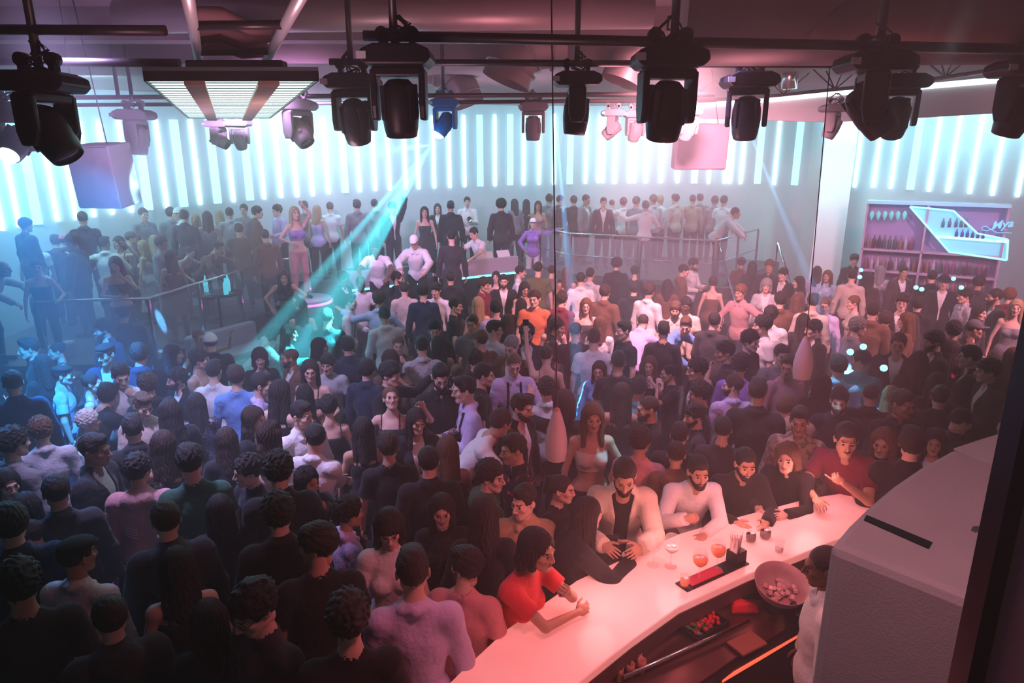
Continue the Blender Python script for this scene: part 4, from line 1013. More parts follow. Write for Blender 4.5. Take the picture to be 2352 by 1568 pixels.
# ------------------------------------------------------------------ hanging speaker boxes
SPK = mat('speaker_mauve', (.33, .27, .33), .7); SPG = mat('speaker_grille', (.28, .23, .29), .8, bump=.3, bscale=200)
def speaker(px0, px1, py0, py1, Y, rz, lab, tiltx):
    c = aty((px0+px1)/2, py0, Y); w_, h_ = (px1-px0)/F_PX*Y/2*.95, (py1-py0)/F_PX*Y*.94
    t = thing('hanging_speaker', lab, 'speaker', tuple(c), math.radians(rz)); t.rotation_euler = (math.radians(tiltx), 0, math.radians(rz))
    pr = [(-w_, -.22), (w_, -.22), (w_*.75, .22), (-w_*.75, .22)]
    b = MB(); b.quadprism([(x, y, -h_) for x, y in pr], [(x, y, 0) for x, y in pr]); b.build('cabinet', SPK, t, bevel=.012)
    MB().box((0, -.228, -h_/2), (w_*.95, .008, h_*.47)).build('grille', SPG, t, bevel=.004)
    for sx in (-.8, .8): MB().tube([(sx*w_*.8, -.1, 0), (sx*w_*.35, 0, (5.58 if Y < 10.2 else 5.1)-c[2])], .006, 6).build('hanging_cable', BLK, t)
speaker(172, 287, 330, 474, 8.2, -12, 'mauve-grey hanging speaker box with blue-lit foot, upper left', 6)
speaker(1543, 1668, 284, 386, 11.0, 8, 'pinkish hanging speaker box under the big right fixture', 4)
light('speaker_blue', 'SPOT', tuple(aty(240, 640, 6.2)), tuple(aty(235, 470, 8.0)), 650, (.02, .40, 1.), .05, 26, .9)
# ------------------------------------------------------------------ pendants
FROST = mat('frosted_glass', (.62, .46, .50), .35, trans=.25, emit=(1., .45, .45), es=.03)
def pendant(px, py0, py1, wpx, Y, cx_top, cy_top, lab):
    top, bot = aty(px, py0, Y), aty(px, py1, Y); h = top[2]-bot[2]; r = wpx/2/F_PX*math.hypot(Y, CAMZ-top[2])
    t = thing('pendant_lamp', lab, 'lamp', tuple(bot), 0, 'frosted pendant lamps on long cords')
    prof = [(.86, .0), (.97, .16), (1.0, .36), (.82, .62), (.52, .86), (.34, .97), (.30, 1.0)]
    MB().lathe([(r*a, h*b_) for a, b_ in prof]+[(r*a*.9, h*b_) for a, b_ in prof[::-1]], 32).build('glass_shade', FROST, t)
    MB().lathe([(0, h*.99), (r*.30, h*.99), (r*.30, h*1.02), (r*.10, h*1.06), (0, h*1.06)], 20).build('socket_cap', mat('socket_pink', (.55, .25, .22), .5), t)
    q = aty(cx_top, cy_top, Y); q = q+(q-top)*max(0, (5.58-q[2])/(q[2]-top[2]))
    MB().tube([V([0, 0, h*1.05]), q-bot], .0045, 8).build('cord', mat('cord_red', (.12, .02, .02), .5), t)
pendant(1277, 942, 1053, 52, 4.7, 1266, 0, 'elongated frosted pendant lamp on long cord, centre'); pendant(1841, 777, 868, 44, 5.9, 1917, 0, 'frosted pendant lamp on slanting cord, right')
# ------------------------------------------------------------------ the bar
BAR = 1.12
OUT = [(960, 1640), (1060, 1540), (1160, 1447), (1325, 1332), (1430, 1283), (1560, 1225), (1700, 1185), (1860, 1143), (2030, 1118), (2150, 1090)]
INN = [(1190, 1720), (1300, 1590), (1450, 1470), (1560, 1392), (1720, 1318), (1840, 1272), (1910, 1243), (2060, 1190), (2200, 1140)]
O_, I_ = [atz(x, y, BAR) for x, y in OUT], [atz(x, y, BAR) for x, y in INN]
pl = [tuple(p[:2]) for p in O_]; il = [tuple(p[:2]) for p in I_]
t = thing('bar_counter', 'long curved backlit counter glowing salmon pink, lower right', 'bar counter', (0, 0, 0))
BARM = mat('bar_top_glow', (.95, .60, .58), .22, emit=(1., .30, .27), es=.46, var=.08, vscale=2.)
MB().prism(il+pl[::-1], BAR-.06, BAR).build('counter_top', BARM, t, bevel=.008)
def inset(L, dd): 
    out = []
    for i, p in enumerate(L):
        a, b_ = V(L[max(i-1, 0)]), V(L[min(i+1, len(L)-1)]); n = V([-(b_-a)[1], (b_-a)[0]]); n = n/np.linalg.norm(n); out.append(tuple(V(p)+n*dd))
    return out
fo, fi = inset(pl, -.18), inset(pl, -.26)
MB().prism(fi+fo[::-1], 0, BAR-.06).build('front_panel', mat('bar_front', (.05, .03, .04), .4), t)
MB().prism(inset(il, .0)+inset(il, .045)[::-1], BAR-.17, BAR-.062).build('inner_edge', mat('bar_edge', (.16, .07, .07), .35, .3), t)
MB().prism(inset(il, .16)+inset(il, .20)[::-1], 0, BAR-.08).build('inner_panel', BLK, t)
# working station behind the counter
def atb(x, y, z): return atz(x, y, z)
ws = [(1340, 1560), (1500, 1468), (1640, 1395), (1780, 1330), (1900, 1420), (1760, 1485), (1610, 1580), (1450, 1660)]
w0 = atz(1600, 1470, .88)
t = thing('bar_worktop', 'dark steel worktop with red-lit edges behind the counter', 'worktop', (0, 0, 0))
wp = [tuple(atz(x, y, .88)[:2]) for x, y in [(1330, 1545), (1500, 1440), (1650, 1372), (1800, 1380), (1850, 1420), (1690, 1510), (1560, 1600), (1400, 1680)]]
MB().prism(wp[::-1], .84, .88).build('steel_top', mat('steel_dark_red', (.16, .06, .06), .3, .8), t, bevel=.005)
MB().prism([tuple(V(p)*.96+V([1.02*.04, 2.6*.04])) for p in wp][::-1], 0, .84).build('cabinet_body', BLK, t)
eg = [atz(1655, 1562, .80), atz(1760, 1500, .80), atz(1830, 1458, .80)]
o = MB().tube([V([0, 0, 0.])]+[p-eg[0] for p in eg[1:]], .016, 10).build('glowing_rail', glow('red', (1., .10, .05), 1.6)); o.location = eg[0]; tag(o, 'red glowing bottle rail along the worktop edge', 'rail')
e1, e2 = atz(1430, 1555, .93), atz(1720, 1425, .93)
o = MB().tube([V([0, 0, 0.]), e2-e1], .012, 10).build('shelf_rail', CHROME); o.location = e1; tag(o, 'polished steel rail across the bar worktop', 'rail')
def rbox(nm, px, py, z, hx, hy, hz, deg, m, lab, cat, bev=.006):
    p = atz(px, py, z); o = MB().box((0, 0, hz), (hx, hy, hz)).build(nm, m, bevel=bev); o.location = (p[0], p[1], z); o.rotation_euler = (0, 0, math.radians(deg)); return tag(o, lab, cat)
# folded red cloth
c = atz(1705, 1400, .88)
cv = [(-.10, -.06, 0), (.11, -.05, 0), (.12, .05, 0), (-.07, .08, 0)]; ct = [(-.08, -.04, .07), (.04, -.03, .09), (.09, .03, .03), (-.05, .06, .08)]
o = MB().quadprism(cv, ct).build('folded_cloth', mat('cloth_scarlet', (.75, .02, .05), .8, bump=.4), bevel=.02); o.location = c; tag(o, 'folded scarlet cloth lying on the bar worktop', 'cloth')
# tray of berries and leaves
c = atz(1610, 1440, .88); t = thing('fruit_tray', 'black tray heaped with red fruit and leaves on the worktop', 'tray', tuple(c), math.radians(35))
MB().box((0, 0, .006), (.15, .10, .006)).box((.15, 0, .025), (.005, .10, .02)).box((-.15, 0, .025), (.005, .10, .02)).box((0, .10, .025), (.15, .005, .02)).box((0, -.10, .025), (.15, .005, .02)).build('tray_shell', BLK, t)
rg = random.Random(3); REDF = mat('red_fruit', (.65, .02, .03), .3); LEAF = mat('leaf_green', (.06, .10, .04), .6)
b = MB()
for q in range(46): b.lathe([(0, -.016), (.012, -.010), (.016, 0), (.010, .012), (0, .016)], 8, (np.eye(3), (rg.uniform(-.12, .12), rg.uniform(-.08, .08), .03+rg.uniform(0, .03))))
o = b.build('red_berries', REDF, t); o['kind'] = 'stuff'
b = MB()
for q in range(26):
    a = rg.uniform(0, 6.28); x, y = rg.uniform(-.14, 0), rg.uniform(-.08, .08); R = Rz(a) @ Rx(rg.uniform(-.5, .5)); v = [R @ V(k)+V([x, y, .055]) for k in ((-.03, 0, 0), (0, -.012, .006), (.03, 0, 0), (0, .012, .006))]
    b.quadprism(v, [p+V([0, 0, .001]) for p in v])
o = b.build('mint_leaves', LEAF, t); o['kind'] = 'stuff'
rbox('chopping_board', 1715, 1480, .885, .11, .07, .010, 30, mat('board_brown', (.26, .09, .06), .6, var=.2), 'brown chopping board on the bar worktop', 'board')
rbox('cardboard_box', 1850, 1362, .92, .13, .10, .05, 30, mat('card_tan', (.42, .30, .18), .8), 'tan cardboard box beside the metal bowl', 'box')
# metal bowl on a black stand
c = atz(1786, 1330, 1.10); t = thing('metal_bowl', 'large dull metal bowl on a black stand behind the counter', 'bowl', (c[0], c[1], .88))
R = Rx(.30)
pr = [(.02, .12), (.10, .13), (.155, .19), (.178, .26), (.180, .262), (.176, .262), (.150, .196), (.10, .142), (0, .13)]
MB().lathe(pr, 32, (R, (0, 0, 0))).build('bowl_shell', mat('bowl_metal', (.50, .34, .34), .5, .2, var=.3, vscale=9), t)
rg = random.Random(11); b = MB()
for q in range(38): a = rg.uniform(0, 6.28); r_ = rg.uniform(0, .105); b.box(R @ V([r_*math.cos(a), r_*math.sin(a), .155+rg.uniform(0, .035)-r_*.08]), (.014, .013, .012), Rz(a) @ Rx(a*2))
o = b.build('crushed_ice', mat('ice_pink', (.75, .52, .50), .3), t, bevel=.003); o['kind'] = 'stuff'
MB().lathe([(.07, 0), (.07, .02), (.03, .05), (.03, .12)], 16).build('stand', BLK, t); MB().box((.06, -.15, .06), (.014, .05, .08), Rx(.5)).build('handle', BLK, t)
# serving mat with glasses, straws, napkins
A_, B_ = atz(1572, 1347, BAR), atz(1700, 1290, BAR); dm = B_-A_; an = math.atan2(dm[1], dm[0]); c = (A_+B_)/2
t = thing('bar_mat', 'black rubber bar mat with a red tray at the counter edge', 'mat', (c[0], c[1], BAR), an)
Lm = np.linalg.norm(dm)/2
MB().box((0, 0, .005), (Lm+.03, .055, .005)).build('rubber_mat', BLK, t, bevel=.002); MB().box((-Lm*.35, 0, .016), (Lm*.55, .042, .005)).build('red_tray', mat('tray_red', (.45, .02, .06), .4), t, bevel=.002)
WG = mat('clear_glass', (.95, .95, .95), .02, trans=.0, alpha=.13); SPR = mat('spritz_orange', (.95, .16, .04), .1, emit=(1., .12, .02), es=.35); DRK = mat('dark_cocktail', (.05, .01, .015), .15); ICE = mat('ice', (.85, .75, .75), .2)  # spritz drink is given a slight glow so its orange stays saturated
def wineglass(px, py, z, s_, liquid, lab, fill=.5):
    c = atz(px, py, z); t = thing('wine_glass', lab, 'glass', tuple(c), 0, 'stemmed glasses on the bar'); k = s_
    MB().lathe([(0, 0), (.036*k, 0), (.034*k, .003), (.005*k, .008), (.004*k, .085*k)], 20).build('stem_and_foot', WG, t)
    bw = [(.004, .085), (.022, .092), (.040, .112), (.046, .135), (.044, .160), (.036, .190)]
    MB().lathe([(a*k, b_*k) for a, b_ in bw]+[(a*k-.0015, b_*k) for a, b_ in bw[::-1]], 24).build('bowl', WG, t)
    if liquid:
        lv = .10+.07*fill; lq = [(0, .088)]+[((np.interp(z_, [p[1] for p in bw], [p[0] for p in bw])-.002), z_) for z_ in np.linspace(.093, lv, 6)]+[(0, lv)]
        MB().lathe([(a*k, b_*k) for a, b_ in lq], 20).build('drink', liquid, t)
        b = MB(); b.box((.012*k, 0, lv*k), (.012*k, .011*k, .010*k), Rz(.5)).box((-.014*k, .008*k, (lv-.006)*k), (.011*k, .012*k, .010*k), Rz(1.1)); b.build('ice_cube', ICE, t)
wineglass(1500, 1297, BAR, 1.25, None, 'empty balloon glass on the counter, left of the pair')
wineglass(1540, 1300, BAR, 1.25, ICE, 'balloon glass with pale drink before the white overshirt', .3)
wineglass(1605, 1330, BAR+.012, 1.15, SPR, 'orange spritz glass standing on the bar mat', .55)
wineglass(1646, 1308, BAR+.010, 1.15, SPR, 'second orange spritz glass, nearer the straw holder', .7)
def tumbler(px, py, z, r, h, liquid, lab, fill=.6):
    c = atz(px, py, z); t = thing('tumbler', lab, 'glass', tuple(c), 0, 'stemless glasses on the bar')
    MB().lathe([(0, 0), (r*.8, 0), (r, h*.3), (r, h), (r-.002, h), (r-.002, h*.3), (r*.75, .006), (0, .006)], 24).build('glass_wall', WG, t)
    if liquid: MB().lathe([(0, .007), (r*.76, .008), (r-.004, h*.3), (r-.004, h*fill), (0, h*fill)], 20).build('drink', liquid, t); MB().box((.008, 0, h*fill), (.014, .013, .012), Rz(.4)).build('ice_cube', ICE, t)
tumbler(1572, 1344, BAR+.024, .033, .075, SPR, 'short glass with orange slice at the mat left end')
tumbler(1724, 1243, BAR, .040, .070, DRK, 'round dark cocktail, left one of two', .85); tumbler(1757, 1236, BAR, .042, .072, DRK, 'round dark cocktail, right one of two', .85)
tumbler(1789, 1268, BAR, .033, .120, ICE, 'tall clear tumbler with a straw, right of dark cocktails', .25)
c = atz(1690, 1288, BAR+.01); t = thing('straw_holder', 'black holder full of pale straws and napkins on the bar', 'holder', tuple(c), an)
MB().box((0, 0, .045), (.055, .045, .045)).build('holder_box', BLK, t, bevel=.004)
rg = random.Random(8); STR = mat('straw_pale', (.80, .62, .58), .5)
for q in range(22):
    x, y = rg.uniform(-.03, .03), rg.uniform(-.02, .02); MB().tube([(x, y, .05), (x*2.0+rg.uniform(-.01, .01), y*2.2, .20+rg.uniform(-.01, .015))], .0028, 6).build('straw', STR, t)
for q in range(4):
    MB().box((-.045+.006*q, -.01+.004*q, .13), (.001, .028, .06), Rz(.3*q)).build('napkin', mat('napkin', (.88, .80, .80), .8), t)
rbox('ashtray', 1415, 1285, BAR, .05, .03, .008, 20, BLK, 'small black tray near the white overshirt', 'tray')
o = MB().lathe([(0, .0), (.018, .0), (.012, .02), (0, .035)], 10).build('crumpled_napkin', mat('napkin', (.88, .80, .80), .8)); o.location = atz(1432, 1276, BAR+.016); tag(o, 'crumpled pale napkin on the small black tray', 'napkin')
for i in range(12):   # glasses racked at the bottom edge
    p = atz(1378+26*(i % 4)+9*(i//4), 1520+17*(i//4)-9*(i % 4), .93)
    o = MB().lathe([(.020, 0), (.026, .05), (.026, .09), (.024, .09), (.024, .05), (0, .004)], 14).build('shot_glass', mat('glass_red', (.55, .18, .15), .1, .2)); o.location = (p[0], p[1], .88)
    tag(o, 'small glass in the rack at bottom frame edge', 'glass', 'racked small glasses')
light('bar_under', 'AREA', (1.45, 3.0, .80), (1.0, 2.0, .5), 6, (1., .08, .05), .5)
# bartender
o, _, _ = place(1893, 1300, 0, 'stand', 'm', 1.0, -80, hair='buzz', skin='d', top='shirt', tcol='white', pitch=12); tag(o, 'person in white shirt tending the bar, half hidden by plaster canopy', 'person', 'bar staff')
# ------------------------------------------------------------------ plaster canopy and post at the right
CZ = 2.75
cp = [(1905, 1250), (1945, 1203), (1990, 1160), (2048, 1112), (2110, 1070), (2180, 1032), (2250, 1003), (2325, 980), (2420, 965), (2700, 1300), (2640, 1620), (2300, 1405)]
CP = [tuple(atz(x, y, CZ)[:2]) for x, y in cp]
PLAS = mat('plaster_grey', (.42, .36, .38), .9, bump=.10, bscale=110, var=.12, vscale=5)
t = thing('plaster_canopy', 'big grey plaster bulkhead above the bar, lower right', 'canopy', (CP[0][0], CP[0][1], 0)); c0 = V(CP[0])
MB().prism([tuple(V(p)-c0) for p in CP][::-1], 1.95, CZ).build('bulkhead', PLAS, t, bevel=.03)
n = V(CP[-1])-c0; n = V([-n[1], n[0]])/np.linalg.norm(n)
lo = [tuple(V(p)-c0) for p in CP]
MB().prism([(0.02, -.02), tuple(V(lo[-1])), (lo[-1][0]+.5, lo[-1][1]+.6), (.35, .6)], 0, 1.95).build('lower_wall', PLAS, t)
def onc(x, y): p = atz(x, y, CZ+.002); return (p[0]-c0[0], p[1]-c0[1])
MB().prism([onc(1990, 1183), onc(1984, 1194), onc(2133, 1260), onc(2142, 1246)], CZ+.001, CZ+.004).build('black_tape', BLK, t)
MB().prism([onc(2190, 1032), onc(2246, 1058), onc(2300, 1075), onc(2318, 1040), onc(2322, 990), onc(2250, 1012)], CZ+.001, CZ+.007).build('plaster_patch', mat('plaster_patch', (.46, .42, .44), .9, bump=.3, bscale=40), t)
MB().prism([onc(2235, 1208), onc(2230, 1216), onc(2240, 1222), onc(2252, 1218), onc(2250, 1208)], CZ+.001, CZ+.002).build('green_stain', mat('stain_green', (.06, .10, .08), .9), t)
# window post, close to the camera
POSTY = 1.35; a = aty(2296, 1200, POSTY)
t = thing('window_post', 'tall black metal post with brass edge, close at right', 'post', (a[0], a[1], 0))
MB().box((0, 0, 2.2), (.020, .03, 2.2)).build('post_bar', mat('post_black', (.006, .006, .008), .3), t)
MB().box((.034, .01, 2.2), (.006, .02, 2.2)).build('brass_edge', mat('brass', (.30, .22, .10), .3, .9), t)
MB().box((.12, .02, 2.2), (.075, .012, 2.2)).build('side_panel', mat('panel_wine', (.34, .19, .24), .5), t)
# ------------------------------------------------------------------ back bar at the right
BY = 14.6
g0, g1, g2, g3 = aty(1992, 466, BY), aty(2318, 500, BY-1.2), aty(2318, 620, BY-1.2), aty(1988, 585, BY)
dx = g1-g0; bang = math.atan2(dx[1], dx[0]); BL = np.hypot(dx[0], dx[1])
t = thing('back_bar', 'lit back bar of shelves under the far right wall', 'shelf unit', (g0[0], g0[1], 0), bang)
z0b, z1b = .9, g0[2]
PALE = mat('shelf_pale', (.55, .42, .55), .6); LAV = mat('panel_lavender', (.42, .34, .62), .6)
MB().box((BL/2, .35, (z1b)/2), (BL/2, .03, z1b/2)).build('back_panel', LAV, t)
for z in (1.05, 1.45, 1.90): MB().box((BL/2, .18, z), (BL/2, .17, .02)).build('shelf', PALE, t)
for x in (.02, BL*.45, BL-.02): MB().box((x, .18, z1b/2), (.02, .17, z1b/2)).build('upright', PALE, t)
MB().box((BL/2, .15, z1b+.02), (BL/2, .2, .03)).build('top_board', mat('top_cyan', (.4, .8, .9), .4, emit=(.2, .8, 1.), es=.35), t)
def bb(px, py): # point on the unit's front plane in its local frame
    d = ray(px, py); n = V([-math.sin(bang), math.cos(bang), 0]); k = ((g0-V([0, 0, CAMZ])) @ n)/(d @ n); p = V([0, 0, CAMZ])+d*k-V([g0[0], g0[1], 0]); c, s = math.cos(bang), math.sin(bang); return (p[0]*c+p[1]*s, p[2])
case = [bb(2090, 474), bb(2190, 484), bb(2245, 536), bb(2315, 550), bb(2312, 597), bb(2180, 578)]
b = MB(); b.quadprism([(x, .06, z) for x, z in case], [(x, .10, z) for x, z in case]); b.build('display_back', glow('display', (.25, .85, 1.), .55), t)
b = MB()
for i in range(len(case)):
    (xa, za), (xb, zb_) = case[i], case[(i+1) % len(case)]; b.tube([(xa, -.02, za), (xb, -.02, zb_)], .022, 6)
b.build('display_frame', glow('display_frame', (.35, .95, 1.), 1.6), t)
(xa, za), (xb, zb_) = bb(2150, 540), bb(2315, 552); b = MB(); b.quadprism([(xa, -.04, za), (xb, -.04, zb_), (xb, -.04, zb_-.05), (xa, -.04, za-.05)], [(xa, .06, za), (xb, .06, zb_), (xb, .06, zb_-.05), (xa, .06, za-.05)]); b.build('display_shelf', glow('display_shelf', (.55, .95, 1.), 1.2), t)
def on_unit(x, y, z): c, s = math.cos(bang), math.sin(bang); return (g0[0]+x*c-y*s, g0[1]+x*s+y*c, z)
rg = random.Random(4); BM = [mat('bottle_%d' % i, c_, .15) for i, c_ in enumerate(((.10, .05, .05), (.35, .20, .10), (.08, .16, .12), (.55, .50, .55), (.28, .08, .14)))]
protos = []
for m_ in BM:
    protos.append(MB().lathe([(0, 0), (.036, 0), (.036, .17), (.026, .20), (.012, .23), (.012, .28), (0, .285)], 10).build('bottle', m_))
cnt = 0
for si, (z, n_) in enumerate(((1.07, 22), (1.47, 20), (1.92, 9))):
    for i in range(n_):
        x = .12+i*(BL*(.96 if si < 2 else .40)-.1)/n_
        src_ = protos[rg.randrange(5)]; o = src_.copy() if cnt >= 5 else protos[cnt]; cnt += 1
        if o.name not in C.objects: C.objects.link(o)
        o.location = on_unit(x, .16+rg.uniform(-.03, .03), z); tag(o, 'liquor bottle standing on the %s shelf of the back bar' % ('lowest', 'middle', 'upper')[si], 'bottle', 'bottles on the back bar')
for i, px in enumerate((2195, 2208, 2220, 2232, 2244, 2256)):
    x, z = bb(px, 547+i); o = MB().lathe([(0, 0), (.03, 0), (.03, .11), (.012, .15), (.012, .19), (0, .19)], 10).build('bottle', mat('bottle_blue', (.05, .15, .45), .2)); o.location = on_unit(x, -.01, z); tag(o, 'small bottle on the glowing display shelf', 'bottle', 'bottles in the glowing display')
for i, px in enumerate((2165, 2180, 2195, 2207, 2218)):
    x, z = bb(px, 522); o = MB().lathe([(0, 0), (.03, 0), (.03, .10), (.012, .14), (.012, .18), (0, .18)], 10).build('bottle', mat('bottle_teal', (.10, .30, .40), .2)); o.location = on_unit(x, .03, z); tag(o, 'teal bottle in the upper part of the display', 'bottle', 'bottles in the glowing display')
for i in range(6):   # hanging green lamps
    x, z = bb(2004+15*i, 484); o = MB().lathe([(0, -.20), (.035, -.12), (.045, -.05), (.015, .0), (0, .0)], 10).build('hanging_charm', glow('charm', (.15, .75, .65), .5)); o.location = on_unit(x, -.05, z); tag(o, 'teal leaf-shaped charm hanging at the back bar left', 'ornament', 'hanging charms of the back bar')
# club sign: script lettering with a looping flourish
sg = V(on_unit(*bb(2243, 524)[:1], -.03, bb(2243, 524)[1]))
x, z = bb(2276, 526); t = thing('script_sign', 'cyan script wall sign reading Mya beside the back bar', 'sign', on_unit(x, -.06, z), bang)
cu = bpy.data.curves.new('letters', 'FONT'); cu.body = 'Mya'; cu.size = .21; cu.extrude = .012; cu.shear = .35; cu.offset = .004
lo_ = bpy.data.objects.new('letters', cu); C.objects.link(lo_); cu.materials.append(glow('sign', (.20, .75, 1.), .9)); bpy.context.view_layer.update(); me = bpy.data.meshes.new_from_object(lo_); bpy.data.objects.remove(lo_); me.name = 'letters'
lo_ = bpy.data.objects.new('letters', me); C.objects.link(lo_); lo_.parent = t; lo_.rotation_euler = (PI/2, -.22, 0)
MB().tube([(.02, 0, .02), (-.05, 0, -.03), (-.14, 0, -.02), (-.16, 0, .03), (-.10, 0, .06), (-.02, 0, .01), (.10, 0, -.06), (.34, 0, -.05)], .009, 6).build('flourish', glow('sign', (.20, .75, 1.), .9), t)
light('backbar_glow', 'AREA', on_unit(BL/2, -1.2, 3.4), on_unit(BL/2, .2, 1.9), 45, (.55, .55, 1.), 2.5)
# cyan glowing dots added for stray points of light in the right crowd
for i, (px, py, lab) in enumerate(((1978, 620, 'cyan glowing dot, upper of the stacked pair'), (1975, 636, 'cyan glowing dot, lower of the stacked pair'), (2190, 640, 'cyan light over the wide-brimmed hat'), (2208, 660, 'cyan light right of the hat'), (2104, 660, 'cyan light left of the tall dark back'), (2117, 664, 'bluish light beside the tall dark back'),
      (1983, 796, 'cyan glowing dot above the turquoise-lit shoulders'), (1953, 808, 'small cyan dot of light left of the turquoise-lit shoulders'), (2030, 845, 'cyan dot of light right of the turquoise shoulders'))):
    p = atz(px, py, 1.86); o = MB().lathe([(0, -.035), (.026, -.024), (.036, 0), (.026, .024), (0, .035)], 14).build('glow_lamp', glow('ball', (.10, .75, 1.), 7)); o.location = p; tag(o, lab, 'light', 'cyan dots of light in the crowd')
